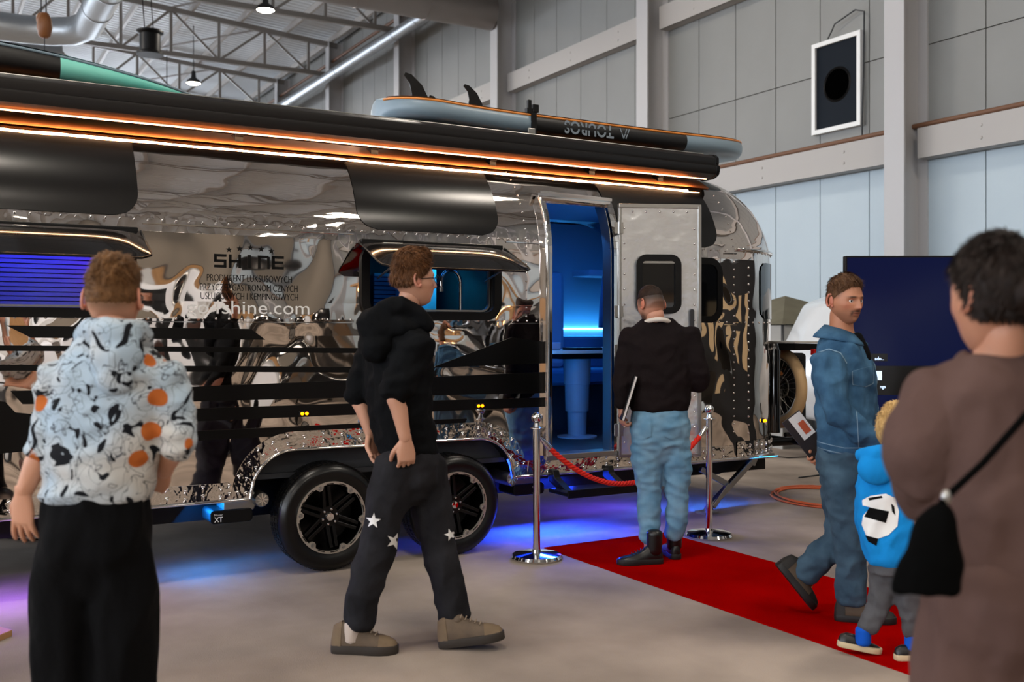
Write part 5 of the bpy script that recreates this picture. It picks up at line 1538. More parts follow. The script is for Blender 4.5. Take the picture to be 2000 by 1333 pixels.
HAIR_N = {}
def make_person(label, root, J, p):
    """J: dict of world joints; p: look"""
    R = empty('person', Matrix.Translation(root)); tag(R, label, 'person')
    rel = lambda v: Vector(v) - Vector(root)
    # ---- head
    f = Vector((p['face'][0], p['face'][1], 0)).normalized(); s = Vector((f.y, -f.x, 0))
    H = basis(s, f, (0, 0, 1), rel(J['head'])) @ Matrix.Rotation(math.radians(p.get('nod', 0)), 4, 'X') @ Matrix.Rotation(math.radians(p.get('roll', 0)), 4, 'Y') @ Matrix.Scale(p.get('head_size', 1.0), 4)
    co, c = head_geo(p)
    hv = [H @ Vector(q) for q in co.reshape(-1, 3)]
    hf = grid_faces() + [tuple(range(NT)), tuple((NPH - 1) * NT + k for k in range(NT))[::-1]]
    cols = [tuple(q) + (1,) for q in c.reshape(-1, 3)]
    sk = srgb(p['skin'])
    core = MB()
    nk = p.get('neck_r', 0.056)
    limb(core, [H @ Vector((0, -0.022, -0.055)), (rel(J['head']) + Vector((0, 0, -0.12)) + rel(J['neck'])) / 2 - f * 0.012, rel(J['neck']), rel(J['chest'])], [nk * 0.95, nk, nk * 1.15, 0.09], 18)
    for sd in ('r', 'l'):
        if 'sho_' + sd in J:
            limb(core, [rel(J['sho_' + sd]), rel(J['elb_' + sd]), (rel(J['elb_' + sd]) * 0.6 + rel(J['wri_' + sd]) * 0.4), rel(J['wri_' + sd])], [0.042 * p.get('bulk', 1), 0.039 * p.get('bulk', 1), 0.041 * p.get('bulk', 1), 0.027 * p.get('bulk', 1)], 14)
    limb(core, [rel(J['chest']), rel(J['pelvis'])], [0.10 * p.get('bulk', 1) ** 1.5, 0.085 * p.get('bulk', 1) ** 1.5], 14)
    for sd in ('r', 'l'):
        limb(core, [rel(J['hip_' + sd]), rel(J['kne_' + sd]), rel(J['ank_' + sd])], [0.06 * p.get('bulk', 1), 0.045 * p.get('bulk', 1), 0.034 * p.get('bulk', 1)], 12)
    tmp = organic('core', core, None, None, 0.011, 4)
    bv = [tuple(v.co) for v in tmp.data.vertices]; bf = [tuple(q.vertices) for q in tmp.data.polygons]
    bpy.data.objects.remove(tmp)
    allv, allf, allc = [tuple(v) for v in hv], list(hf), list(cols)
    def join(vs, fs, col):
        n = len(allv); allv.extend(tuple(v) for v in vs); allf.extend(tuple(i + n for i in q) for q in fs); allc.extend([col] * len(vs))
    join(bv, bf, sk)
    ear = srgb(p.get('ear', p['skin']))
    for sg in (-1, 1):      # ears: a rim curled round a hollow
        q = MB()
        rim = [Vector((sg * (0.079 + 0.009 * math.sin(a * 0.5)), -0.014 + 0.017 * math.sin(-a) * 1.0 - 0.004, 0.002 + 0.030 * math.cos(a))) for a in np.linspace(-0.4, 4.0, 14)]
        q.tube(rim, [0.0052] * 13 + [0.006], 8)
        q.ball((sg * 0.078, -0.012, -0.002), (0.006, 0.015, 0.026), 12, 8)
        q.ball((sg * 0.079, -0.004, -0.027), (0.005, 0.007, 0.009), 10, 6)
        q.xf(H); join(q.v, q.f, ear)
    for sd, hp_ in p.get('hands', {}).items():
        q = make_hand(rel(J['wri_' + sd]), *hp_)
        t_ = organic('hand', q, None, None, 0.0034, 3)
        join([v.co for v in t_.data.vertices], [tuple(k.vertices) for k in t_.data.polygons], srgb(p.get('hand_col', p['skin'])))
        bpy.data.objects.remove(t_)
    me = bpy.data.meshes.new('body'); me.from_pydata(allv, [], allf)
    ca = me.color_attributes.new('tint', 'FLOAT_COLOR', 'POINT')
    ca.data.foreach_set('color', np.array(allc, float).ravel())
    body = link('body', me, 'skin', R, 180)
    # ---- eyes
    for sg in (-1, 1):
        e = MB().ball((sg * 0.031, 0.0745, 0.001), 0.0118, 14, 10).xf(H).build('eye', 'eye_white', body, 180)
        MB().ball((sg * 0.031 + p.get('look', 0), 0.0835, 0.001), (0.0055, 0.0032, 0.0055), 12, 8).xf(H).build('iris', p.get('iris', 'iris_brown'), e, 180)
        lid = MB().ball((sg * 0.031, 0.0740, 0.001), 0.0136, 16, 12)
        lid.v = [(x, y, max(z, 0.0055)) for x, y, z in lid.v]
        lid.xf(H).build('eyelid', p['lid'], e, 180)
    # ---- hair
    X, Y, Z = co[..., 0], co[..., 1], co[..., 2]
    th = p['hair_fn'](X, Y, Z)
    mask = th > 0.0
    if mask.any():
        nr = co - np.array([0, -0.01, 0.0]); nr /= np.linalg.norm(nr, axis=-1, keepdims=True)
        fx = p.get('hair_flow', (60, 14, 22))
        nz = np.array([noise.noise(Vector((q[0] * fx[0], q[1] * fx[1], q[2] * fx[2]))) + 0.5 * noise.noise(Vector((q[0] * fx[0] * 2.5, q[1] * fx[1] * 2, q[2] * fx[2] * 2))) for q in co.reshape(-1, 3)]).reshape(X.shape)
        edge = mask & ~(np.roll(mask, 1, 0) & np.roll(mask, -1, 0) & np.roll(mask, 1, 1) & np.roll(mask, -1, 1))
        th2 = np.where(edge, -0.002, th * (1 + 0.45 * nz))
        hc = co + nr * th2[..., None]
        m2 = bpy.data.meshes.new('hair'); m2.from_pydata([H @ Vector(q) for q in hc.reshape(-1, 3)], [], grid_faces(mask) + [tuple((NPH - 1) * NT + k for k in range(NT))[::-1]])
        bm = bmesh.new(); bm.from_mesh(m2)
        bmesh.ops.delete(bm, geom=[v for v in bm.verts if not v.link_faces], context='VERTS'); bm.to_mesh(m2); bm.free()
        ho = link('hair', m2, p['hair'], R, 180)
        # loose strands standing off the hair mass
        rng = random.Random(11)
        idx = np.argwhere(mask & ~edge)
        bl_v, bl_f = [], []
        L0 = p.get('strand', 0.02)
        for _ in range(p.get('strands', 3500) if L0 else 0):
            i_, k_ = idx[rng.randrange(len(idx))]
            if rng.random() > math.cos(math.asin(max(-1, min(1, co[i_, k_, 2] / 0.12)))) + 0.15: continue
            q = Vector(hc[i_, k_]); nn = Vector(nr[i_, k_])
            t_ = q - Vector(p.get('crown', (0.0, -0.05, 0.13))); t_ = (t_ - nn * t_.dot(nn))
            if t_.length < 1e-4: continue
            t_.normalize()
            Ln = L0 * rng.uniform(0.6, 1.2) * min(1.0, 0.25 + float(th[i_, k_]) / 0.02)
            jit = Vector((rng.uniform(-1, 1), rng.uniform(-1, 1), rng.uniform(-1, 1))) * 0.34
            d1_ = (t_ + nn * 0.42 + jit).normalized(); d2_ = (t_ + nn * 0.05 + jit).normalized()
            sd_ = d1_.cross(nn)
            if sd_.length < 1e-4: continue
            sd_ = sd_.normalized() * 0.0017
            a_ = q - nn * 0.002; b_ = a_ + d1_ * Ln * 0.55; c_2 = b_ + d2_ * Ln * 0.45
            n_ = len(bl_v)
            bl_v += [H @ (a_ - sd_), H @ (a_ + sd_), H @ (b_ + sd_), H @ (b_ - sd_), H @ c_2]
            bl_f += [(n_, n_ + 1, n_ + 2, n_ + 3), (n_ + 3, n_ + 2, n_ + 4)]
        if bl_v:
            sm_ = bpy.data.meshes.new('strands'); sm_.from_pydata([tuple(v) for v in bl_v], [], bl_f)
            so = link('strands', sm_, p['hair'], ho, 180); so['kind'] = 'stuff'
    return R, H, rel

mat('skin', '#c08a70', 0.5, attr='tint', sss=0.08, bump=(250, 0.08, 0.001))
mat('eye_white', '#d8d2cc', 0.25)
mat('iris_brown', '#1c120c', 0.15)
mat('lid_fair', '#b27a62', 0.5); mat('lid_tan', '#96604a', 0.5)
for nm, c1, c2 in (('hair_brown', '#6b4526', '#3f2614'), ('hair_dark', '#33241b', '#1e140f'), ('hair_fair', '#7d5733', '#53381f'), ('hair_deep', '#1f130d', '#130b07'), ('hair_blond', '#d9b57a', '#b08a52'), ('hair_mid', '#4d3424', '#6b4d34')):
    mat(nm, c1, 0.6, var=(c2, 45, 0.5), bump=(260, 0.5, 0.004, (1, 0.25, 0.25)), spec=0.2)

def cloth(name, c1, c2, sc=6, rough=0.9, bump=(15, 0.7, 0.014, (1, 1, 0.75)), k=0.5, sheen=0.0):
    return mat(name, c1, rough, var=(c2, sc, k), bump=bump, spec=0.12, sheen=sheen)
cloth('hoodie_black', '#07080a', '#0c0e11'); cloth('jeans_black', '#161619', '#303034', 6, k=0.6); cloth('trousers_black', '#040405', '#08080a', 4)
cloth('sweater_dark', '#161112', '#1c1516', 5); cloth('jeans_light', '#467a9e', '#86abc3', 7, k=0.6, bump=(11, 0.45, 0.012, (1, 1, 0.75))); cloth('jacket_denim', '#1d3a57', '#4f7898', 9, k=0.6)
cloth('jeans_grey', '#263a4b', '#50697b', 7, k=0.6); cloth('hoodie_blue', '#1583cf', '#1a90de', 4); cloth('pants_grey', '#4c4c4f', '#5a5a5d', 5)
cloth('mauve', '#54403b', '#5f4a44', 3); cloth('tee_black', '#070708', '#0c0c0d'); cloth('shirt_white', '#cfc8be', '#dcd6cd')
cloth('denim_seam', '#6d8aa0', '#83a0b5'); cloth('sock_blue', '#1450b8', '#1a5cc8'); cloth('sock_white', '#b9aaa0', '#c9bcb2')
mat('suede_light', '#665440', 0.8, var=('#75624a', 20, 0.5)); mat('trail_dark', '#14110f', 0.7)
mat('suede', '#55483c', 0.8, var=('#6b5a48', 20, 0.5)); mat('suede_sole', '#2f2822', 0.7)
mat('leather_black', '#0b0a0a', 0.35); mat('sole_black', '#0d0d0d', 0.6); mat('trail_brown', '#4a3d2e', 0.7); mat('sole_cream', '#cbb894', 0.6)
mat('lace_tan', '#8a7a68', 0.8); mat('lace_orange', '#d8622a', 0.7); mat('bag_black', '#030303', 0.8, spec=0.05)
mat('paper', '#d5d2d0', 0.35); mat('paper_dark', '#2a2320', 0.3); mat('paper_orange', '#b05030', 0.4)

def pattern_cloth():
    m = mat('hoodie_print', '#c9d2d8', 0.9, bump=(300, 0.25, 0.002), spec=0.2)
    nt = m.node_tree; b = nt.nodes['Principled BSDF']; L = nt.links.new
    tc = nt.nodes.new('ShaderNodeTexCoord')
    def nz(sc, det, dist):
        n = nt.nodes.new('ShaderNodeTexNoise'); n.inputs['Scale'].default_value = sc; n.inputs['Detail'].default_value = det; n.inputs['Distortion'].default_value = dist
        L(tc.outputs['Object'], n.inputs['Vector']); return n.outputs['Fac']
    def ramp(src, stops):
        r = nt.nodes.new('ShaderNodeValToRGB'); r.color_ramp.interpolation = 'LINEAR'
        while len(r.color_ramp.elements) < len(stops): r.color_ramp.elements.new(0.5)
        for e_, (q, v) in zip(r.color_ramp.elements, stops): e_.position = q; e_.color = (v, v, v, 1)
        L(src, r.inputs['Fac']); return r.outputs['Color']
    def mixc(fac, a, c2):
        n = nt.nodes.new('ShaderNodeMix'); n.data_type = 'RGBA'
        L(fac, n.inputs['Factor']); 
        if isinstance(a, tuple): n.inputs['A'].default_value = a
        else: L(a, n.inputs['A'])
        n.inputs['B'].default_value = c2
        return n.outputs['Result']
    base = mixc(ramp(nz(4, 2, 0), ((0.4, 0), (0.6, 1))), srgb('#c4c2bd'), srgb('#a9bccb'))
    blob = ramp(nz(13, 1.0, 1.7), ((0.605, 0), (0.62, 1)))
    lines = ramp(nz(11, 0.5, 2.2), ((0.475, 0), (0.485, 1), (0.495, 1), (0.505, 0)))
    lines2 = ramp(nz(19, 0.0, 1.2), ((0.47, 0), (0.48, 1), (0.49, 1), (0.50, 0)))
    v = nt.nodes.new('ShaderNodeTexVoronoi'); v.inputs['Scale'].default_value = 9.0; v.inputs['Randomness'].default_value = 0.9
    L(tc.outputs['Object'], v.inputs['Vector'])
    disc = ramp(v.outputs['Distance'], ((0.25, 1), (0.27, 0)))
    sep = nt.nodes.new('ShaderNodeSeparateColor'); L(v.outputs['Color'], sep.inputs[0])
    pick = ramp(sep.outputs[0], ((0.30, 0), (0.31, 1)))
    mul = nt.nodes.new('ShaderNodeMath'); mul.operation = 'MULTIPLY'; L(disc, mul.inputs[0]); L(pick, mul.inputs[1])
    c = mixc(lines, base, srgb('#2a2d33')); c = mixc(lines2, c, srgb('#50555c')); c = mixc(blob, c, srgb('#16181d')); c = mixc(mul.outputs[0], c, srgb('#b8632c'))
    L(c, b.inputs['Base Color'])
pattern_cloth()

def decal(name, polys, target, origin, X, Y, direction, m, parent, off=0.003, res=0.006):
    """flat print laid on a garment: 2D polygons (metres) around origin, projected along direction"""
    me_t = target.data
    bvh = BVHTree.FromPolygons([v.co for v in me_t.vertices], [tuple(q.vertices) for q in me_t.polygons])
    bm = bmesh.new()
    for poly in polys:
        vs = [bm.verts.new((x, y, 0)) for x, y in poly]
        try: bm.faces.new(vs)
        except ValueError: pass
    bmesh.ops.triangulate(bm, faces=bm.faces[:])
    for _ in range(6):
        es = [e for e in bm.edges if e.calc_length() > res * 2]
        if not es: break
        bmesh.ops.subdivide_edges(bm, edges=es, cuts=1)
        bmesh.ops.triangulate(bm, faces=bm.faces[:])
    O, X, Y, D = Vector(origin), Vector(X).normalized(), Vector(Y).normalized(), Vector(direction).normalized()
    bad = []
    for v in bm.verts:
        p = O + X * v.co.x + Y * v.co.y
        h, n, i, d = bvh.ray_cast(p - D * 0.5, D)
        if h is None: bad.append(v); continue
        v.co = h - D * off
    bmesh.ops.delete(bm, geom=bad, context='VERTS')
    me = bpy.data.meshes.new(name); bm.to_mesh(me); bm.free()
    return link(name, me, m, parent, 180)

def short_hair(top, side_t, front=0.060, back=-0.055, templ=0.020):
    def fn(X, Y, Z):
        zb = np.interp(Y, [-0.10, -0.05, -0.015, 0.012, 0.03, 0.055, 0.075, 0.1], [back, back, -0.005, 0.012, templ, 0.045, front, front])
        up = np.clip((Z - zb) / 0.030, 0, 1) ** 0.8
        k = np.clip((Z - 0.045) / 0.045, 0, 1)
        return np.where(Z > zb, up * (side_t + (top - side_t) * k) + 0.0005, 0.0)
    return fn
# ------------------------------------------------------------------ young man in the black hoodie
Y = 4.65
root = Vector(px(800, 1272, Y)); root.z = 0
J = dict(head=px(808, 549, Y), neck=px(795, 628, Y), chest=px(785, 730, Y), pelvis=px(800, 890, Y),
         sho_r=px(818, 668, Y - .12), elb_r=px(772, 762, Y - .20), wri_r=px(792, 862, Y - .20),
         sho_l=px(738, 664, Y + .13), elb_l=px(700, 768, Y + .12), wri_l=px(724, 850, Y + .10),
         hip_r=px(778, 905, Y - .07), kne_r=px(738, 1065, Y - .06), ank_r=px(700, 1232, Y - .05),
         hip_l=px(826, 905, Y + .07), kne_l=px(856, 1065, Y + .06), ank_l=px(892, 1225, Y + .07))
p = dict(face=(0.86, 0.50), nod=4, skin='#c9967c', ear='#c2826c', brow='#5a3f2c', lid='lid_fair', hair='hair_brown', hair_col='#5c4030', fade=0.6, fade_z=lambda y: np.interp(y, [-0.1, 0.0, 0.05], [-0.055, -0.02, 0.02]),
         hair_fn=short_hair(0.036, 0.013, 0.058, -0.030, 0.02), neck_r=0.052, bulk=0.95,
         hands={'r': ((0.05, 0.05, -1), (0.3, -1, 0), -1, 0.75), 'l': ((0.2, 0.0, -1), (-0.7, 0.6, 0), 1, 0.5)})
R, H, rel = make_person('young man in black hoodie and star-print jeans walking past the trailer', root, J, p)
F = (0.80, 0.60)
g = MB()
trunk(g, [(rel(px(796, 632, Y)), 0.085, 0.075), (rel(px(786, 660, Y)), 0.165, 0.105), (rel(px(780, 710, Y)), 0.200, 0.130), (rel(px(780, 790, Y)), 0.190, 0.130), (rel(px(790, 850, Y)), 0.170, 0.125), (rel(px(795, 885, Y)), 0.160, 0.120)], F)
limb(g, [rel(J['sho_r']), rel(J['elb_r']), rel(J['elb_r']).lerp(rel(J['wri_r']), 0.05)], [0.085, 0.072, 0.056])
limb(g, [rel(J['sho_l']), rel(J['elb_l']), rel(J['elb_l']).lerp(rel(J['wri_l']), 0.08)], [0.080, 0.066, 0.054])
hood = organic('hoodie', g, 'hoodie_black', R, 0.010, 7, (0.010, (7, 7, 10)), 1)
g = MB()
g.ball(rel(px(742, 640, Y - .06)), (0.115, 0.10, 0.085), 18, 12, Matrix.Rotation(0.55, 4, 'Y'))
limb(g, [rel(px(725, 655, Y - .09)), rel(px(760, 606, Y - .08)), rel(px(805, 606, Y - .07)), rel(px(838, 640, Y - .05))], [0.07, 0.055, 0.042, 0.036])
limb(g, [rel(px(730, 655, Y + .02)), rel(px(775, 607, Y + .08)), rel(px(820, 625, Y + .09)), rel(px(838, 640, Y - .0))], [0.06, 0.045, 0.034, 0.03])
g.ball(rel(px(738, 675, Y - .08)), (0.10, 0.09, 0.085), 14, 10)
g.ball(rel(px(780, 640, Y - .06)), (0.10, 0.09, 0.06), 14, 10)
organic('hood', g, 'hoodie_black', hood, 0.010, 8, (0.008, (9, 9, 9)), 2)
g = MB()
trunk(g, [(rel(px(798, 868, Y)), 0.150, 0.110), (rel(px(800, 905, Y)), 0.160, 0.120), (rel(px(801, 940, Y)), 0.140, 0.110), (rel(px(801, 985, Y)), 0.06, 0.05)], F)
limb(g, [rel(J['hip_r']), rel(px(755, 985, Y - .07)), rel(J['kne_r']), rel(px(712, 1150, Y - .06)), rel(px(702, 1215, Y - .05))], [0.105, 0.100, 0.086, 0.080, 0.080], 16)
limb(g, [rel(J['hip_l']), rel(px(842, 985, Y + .07)), rel(J['kne_l']), rel(px(876, 1150, Y + .06)), rel(px(890, 1207, Y + .07))], [0.105, 0.098, 0.084, 0.078, 0.080], 16)
jeans = organic('jeans', g, 'jeans_black', R, 0.010, 5, (0.009, (9, 9, 7)), 3)
for (u, v, sz, rot) in ((729, 1018, 0.036, 0.1), (771, 1058, 0.040, 0.35), (880, 1045, 0.030, -0.3), (722, 1105, 0.0, 0)):
    if sz: decal('star_print', [star_poly(0, 0, sz, rot, 0.40)], jeans, rel(px(u, v, Y - .3)), (1, 0, 0), (0, 0, 1), px(u, v, 1.0) - Vector((0, 0, CAM_H)), 'white_print', jeans)
sn = dict(upper='suede', sole='suede_sole', top=0.135, laces='lace_tan', sole_h=0.038, tongue='suede', chunk=1.3, panels='suede_light')
a = gnd(682, 1277); make_shoe(R, rel((a.x, a.y + .02, 0)), (1, -0.06, 0), sn, size=1.04)
a = gnd(893, 1266); make_shoe(R, rel((a.x, a.y, 0.012)), (1, -0.05, 0.16), sn, size=1.04)
limb(MB(), [rel(px(690, 1220, Y - .06)), rel(px(688, 1250, Y - .06))], [0.042, 0.045]).build('sock', 'sock_white', R, 180)
gl = MB().tube([H @ Vector(q) for q in ((0.079, -0.005, 0.006), (0.076, 0.05, 0.008), (0.062, 0.092, 0.006))], 0.0022, 6)
for sg in (-1, 1): gl.tube([H @ Vector((sg * 0.033 + 0.024 * math.cos(a), 0.104, 0.0 + 0.018 * math.sin(a))) for a in np.linspace(0, 2 * math.pi, 20, endpoint=False)], 0.0016, 6, closed=True)
gl.build('glasses', 'black_plastic', R, 180)

# ------------------------------------------------------------------ boy in the printed hoodie
Y = 3.0
root = Vector(px(190, 1000, Y)); root.z = 0
J = dict(head=px(222, 585, Y), neck=px(222, 655, Y), chest=px(212, 760, Y), pelvis=px(190, 985, Y),
         sho_r=px(316, 735, Y), elb_r=px(345, 862, Y - .02), wri_r=px(318, 925, Y + .12),
         sho_l=px(122, 728, Y), elb_l=px(86, 868, Y - .02), wri_l=px(45, 968, Y - .03),
         hip_r=px(232, 1030, Y), kne_r=px(240, 1270, Y), ank_r=px(245, 1530, Y),
         hip_l=px(142, 1030, Y), kne_l=px(130, 1270, Y), ank_l=px(125, 1530, Y))
p = dict(face=(-0.12, 1.0), nod=2, skin='#c99275', ear='#cf8a70', brow='#6a4a34', lid='lid_fair', hair='hair_fair', hair_col='#7a5a40', fade=0.75, fade_z=lambda y: np.interp(y, [-0.1, 0.0, 0.05], [-0.055, -0.02, 0.02]),
         hair_fn=short_hair(0.026, 0.006, 0.06, -0.012, 0.03), head_size=0.94, neck_r=0.050, bulk=0.88,
         hands={'l': ((-0.05, 0.05, -1), (-0.25, -1.0, 0.05), -1, 0.25, 0.95, 0.09), 'r': ((-0.5, 0.5, -0.6), (0.4, -1, 0), -1, 0.6, 0.95)})
R, H, rel = make_person('boy in white hoodie with orange dots and wide black trousers', root, J, p)
F = (0.05, 1.0)
g = MB()
trunk(g, [(rel(px(222, 648, Y)), 0.075, 0.07), (rel(px(220, 682, Y)), 0.125, 0.095), (rel(px(217, 730, Y)), 0.170, 0.115), (rel(px(210, 820, Y)), 0.172, 0.120), (rel(px(197, 910, Y)), 0.165, 0.120), (rel(px(190, 960, Y)), 0.162, 0.118), (rel(px(189, 982, Y)), 0.150, 0.108)], F)
limb(g, [rel(J['sho_r']), rel(px(337, 800, Y)), rel(J['elb_r']), rel(px(343, 872, Y))], [0.072, 0.066, 0.056, 0.052])
limb(g, [rel(J['sho_l']), rel(px(103, 800, Y)), rel(J['elb_l']), rel(px(84, 880, Y))], [0.070, 0.064, 0.056, 0.050])
hoodie = organic('hoodie', g, 'hoodie_print', R, 0.009, 6, (0.009, (7, 7, 12)), 4)
g = MB()
limb(g, [rel(px(168, 668, Y + .05)), rel(px(180, 645, Y - .05)), rel(px(222, 652, Y - .10)), rel(px(262, 648, Y - .05)), rel(px(282, 672, Y + .05))], [0.035, 0.040, 0.045, 0.040, 0.035])
g.ball(rel(px(225, 695, Y - .10)), (0.085, 0.045, 0.075), 16, 12)
g.ball(rel(px(228, 740, Y - .11)), (0.060, 0.035, 0.055), 14, 10)
organic('hood', g, 'hoodie_print', hoodie, 0.009, 7, (0.007, (9, 9, 9)), 5)
g = MB()
trunk(g, [(rel(px(190, 965, Y)), 0.152, 0.110), (rel(px(188, 1020, Y)), 0.165, 0.125), (rel(px(188, 1080, Y)), 0.160, 0.125), (rel(px(188, 1160, Y)), 0.08, 0.07)], F)
limb(g, [rel(px(238, 1060, Y)), rel(px(244, 1200, Y)), rel(px(240, 1380, Y)), rel(px(240, 1560, Y))], [0.092, 0.098, 0.094, 0.090], 18)
limb(g, [rel(px(136, 1060, Y)), rel(px(128, 1200, Y)), rel(px(134, 1380, Y)), rel(px(134, 1560, Y))], [0.092, 0.098, 0.094, 0.090], 18)
organic('trousers', g, 'trousers_black', R, 0.011, 6, (0.012, (8, 8, 3)), 6)
for u in (130, 244):
    a = px(u, 650, Y); make_shoe(R, rel((a.x, a.y - .02, 0)), (0.05 if u > 200 else -0.1, 1, 0), dict(upper='leather_black', sole='sole_black', top=0.10, laces='lace_tan'))

# ------------------------------------------------------------------ man at the trailer door
Y = 6.45
root = Vector(px(1285, 1098, Y)); root.z = 0
J = dict(head=px(1272, 596, Y - .03), neck=px(1284, 640, Y), chest=px(1288, 690, Y), pelvis=px(1288, 825, Y),
         sho_r=px(1342, 652, Y), elb_r=px(1366, 742, Y - .02), wri_r=px(1345, 748, Y + .26),
         sho_l=px(1236, 654, Y), elb_l=px(1216, 745, Y - .02), wri_l=px(1214, 800, Y - .04),
         hip_r=px(1316, 850, Y), kne_r=px(1322, 960, Y), ank_r=px(1314, 1066, Y + .03),
         hip_l=px(1262, 850, Y), kne_l=px(1268, 960, Y), ank_l=px(1268, 1072, Y - .03))
p = dict(face=(-0.50, 0.86), nod=-14, skin='#c08a72', ear='#c47a62', brow='#2a1c14', lid='lid_tan', hair='hair_dark', hair_col='#33241b', fade=1.0, fade_soft=0.075, fade_pow=0.45, fade_z=lambda y: np.interp(y, [-0.1, 0.0, 0.05], [-0.045, -0.03, 0.0]),
         hair_fn=lambda X, Y, Z: np.where(Z > np.interp(Y, [-0.1, 0.05, 0.08], [0.040, 0.046, 0.062]), np.clip((Z - 0.04) / 0.05, 0, 1) * 0.010 + 0.0004, 0.0), strand=0.007, stubble=0.85, moustache=0.8, beard='#3a2a22', neck_r=0.062,
         hands={'l': ((0.05, 0.1, -1), (-1, -0.3, 0), -1, 0.85), 'r': ((-0.4, 1, 0), (0, 0, 1), -1, 0.5)})
R, H, rel = make_person('man in dark sweater and pale blue jeans looking in at the trailer door', root, J, p)
F = (-0.10, 1.0)
g = MB()
trunk(g, [(rel(px(1284, 622, Y)), 0.085, 0.08), (rel(px(1286, 640, Y)), 0.165, 0.105), (rel(px(1288, 670, Y)), 0.215, 0.135), (rel(px(1288, 740, Y)), 0.205, 0.140), (rel(px(1288, 790, Y)), 0.195, 0.135), (rel(px(1288, 803, Y)), 0.185, 0.130)], F)
limb(g, [rel(J['sho_r']), rel(J['elb_r']), rel(J['elb_r']).lerp(rel(J['wri_r']), 0.8)], [0.085, 0.068, 0.048])
limb(g, [rel(J['sho_l']), rel(J['elb_l']), rel(J['elb_l']).lerp(rel(J['wri_l']), 0.9)], [0.085, 0.066, 0.042])
organic('sweater', g, 'sweater_dark', R, 0.010, 6, (0.007, (8, 8, 9)), 7)
cc_ = rel(px(1283, 636, Y - .03))
MB().tube([cc_ + Vector((0.078 * math.cos(a), 0.082 * math.sin(a), 0.012 - 0.024 * math.sin(a))) for a in np.linspace(0, 2 * math.pi, 24, endpoint=False)], 0.015, 10, closed=True).build('shirt_collar', 'shirt_white', R, 180)
g = MB()
trunk(g, [(rel(px(1288, 790, Y)), 0.165, 0.115), (rel(px(1289, 830, Y)), 0.195, 0.140), (rel(px(1289, 866, Y)), 0.185, 0.130), (rel(px(1289, 905, Y)), 0.08, 0.06)], F)
limb(g, [rel(px(1318, 870, Y)), rel(px(1323, 910, Y)), rel(J['kne_r']), rel(px(1322, 1010, Y + .01)), rel(px(1314, 1050, Y + .03))], [0.100, 0.096, 0.076, 0.074, 0.060], 16)
limb(g, [rel(px(1260, 870, Y)), rel(px(1264, 910, Y)), rel(J['kne_l']), rel(px(1268, 1010, Y - .01)), rel(px(1268, 1056, Y - .03))], [0.102, 0.098, 0.078, 0.076, 0.060], 16)
jn = organic('jeans', g, 'jeans_light', R, 0.010, 4, (0.007, (8, 8, 14)), 8)
for u in (1262, 1322):
    decal('back_pocket', [[(-0.055, 0.06), (0.055, 0.06), (0.052, -0.05), (0, -0.075), (-0.052, -0.05)]], jn, rel(px(u, 842, Y - .3)), (1, 0, 0), (0, 0, 1), (0, 1, 0), 'jeans_light', jn, 0.006)
bt = dict(upper='leather_black', sole='sole_black', top=0.12, boot=0.19, laces='leather_black', sole_h=0.034)
a = gnd(1270, 1103); make_shoe(R, rel((a.x, a.y, 0.006)), (-0.80, -0.12, 0), bt)
a = gnd(1316, 1092); make_shoe(R, rel((a.x, a.y + .02, 0.006)), (-0.08, 1, 0), bt)
fo = empty('clipboard', Matrix.Translation(px(1222, 790, Y - .04))); tag(fo, 'black folder held in the hand of the man at the door', 'folder')
MB().box(-0.012, 0.012, -0.11, 0.11, -0.10, 0.19, Matrix.Rotation(math.radians(17), 4, 'Y')).build('cover', 'leather_black', fo, bevel=0.003)
MB().box(-0.006, 0.006, -0.113, -0.108, -0.098, 0.188, Matrix.Rotation(math.radians(17), 4, 'Y')).build('pages', 'paper', fo)

# ------------------------------------------------------------------ man in the denim jacket
Y = 5.15
root = Vector(px(1655, 1210, Y)); root.z = 0
J = dict(head=px(1650, 588, Y - .03), neck=px(1643, 655, Y), chest=px(1650, 735, Y), pelvis=px(1648, 890, Y),
         sho_r=px(1618, 702, Y - .17), elb_r=px(1640, 808, Y - .22), wri_r=px(1722, 872, Y - .18),
         sho_l=px(1676, 700, Y + .15), elb_l=px(1640, 800, Y + .26), wri_l=px(1602, 872, Y + .10),
         hip_r=px(1640, 915, Y - .07), kne_r=px(1660, 1045, Y - .07), ank_r=px(1662, 1180, Y - .06),
         hip_l=px(1640, 915, Y + .07), kne_l=px(1638, 1050, Y + .04), ank_l=px(1560, 1128, Y + .08))
p = dict(face=(0.42, -0.9), nod=-3, roll=0, skin='#b37a5c', ear='#b8705a', brow='#2e2018', lid='lid_tan', hair='hair_mid', hair_col='#4a3526', fade=0.85, fade_z=lambda y: np.interp(y, [-0.1, 0.0, 0.05], [-0.055, -0.005, 0.015]),
         hair_fn=short_hair(0.022, 0.006, 0.068, -0.04, 0.03), stubble=0.35, moustache=0.85, beard='#33261f', look=0.004, wide=-0.02, nose=0.027, neck_r=0.060,
         hands={'r': ((1, 0.2, -0.5), (-0.3, -0.6, 0.9), 1, 0.5), 'l': ((-0.5, -0.3, -0.7), (0, 1, 0.2), 1, 0.8)})
R, H, rel = make_person('man in blue denim jacket striding along the red carpet and looking back', root, J, p)
F = (0.88, -0.47)
g = MB()
trunk(g, [(rel(px(1640, 655, Y)), 0.095, 0.085), (rel(px(1644, 680, Y)), 0.170, 0.115), (rel(px(1650, 725, Y)), 0.205, 0.145), (rel(px(1652, 800, Y)), 0.195, 0.150), (rel(px(1652, 860, Y)), 0.180, 0.140), (rel(px(1652, 882, Y)), 0.170, 0.130)], F)
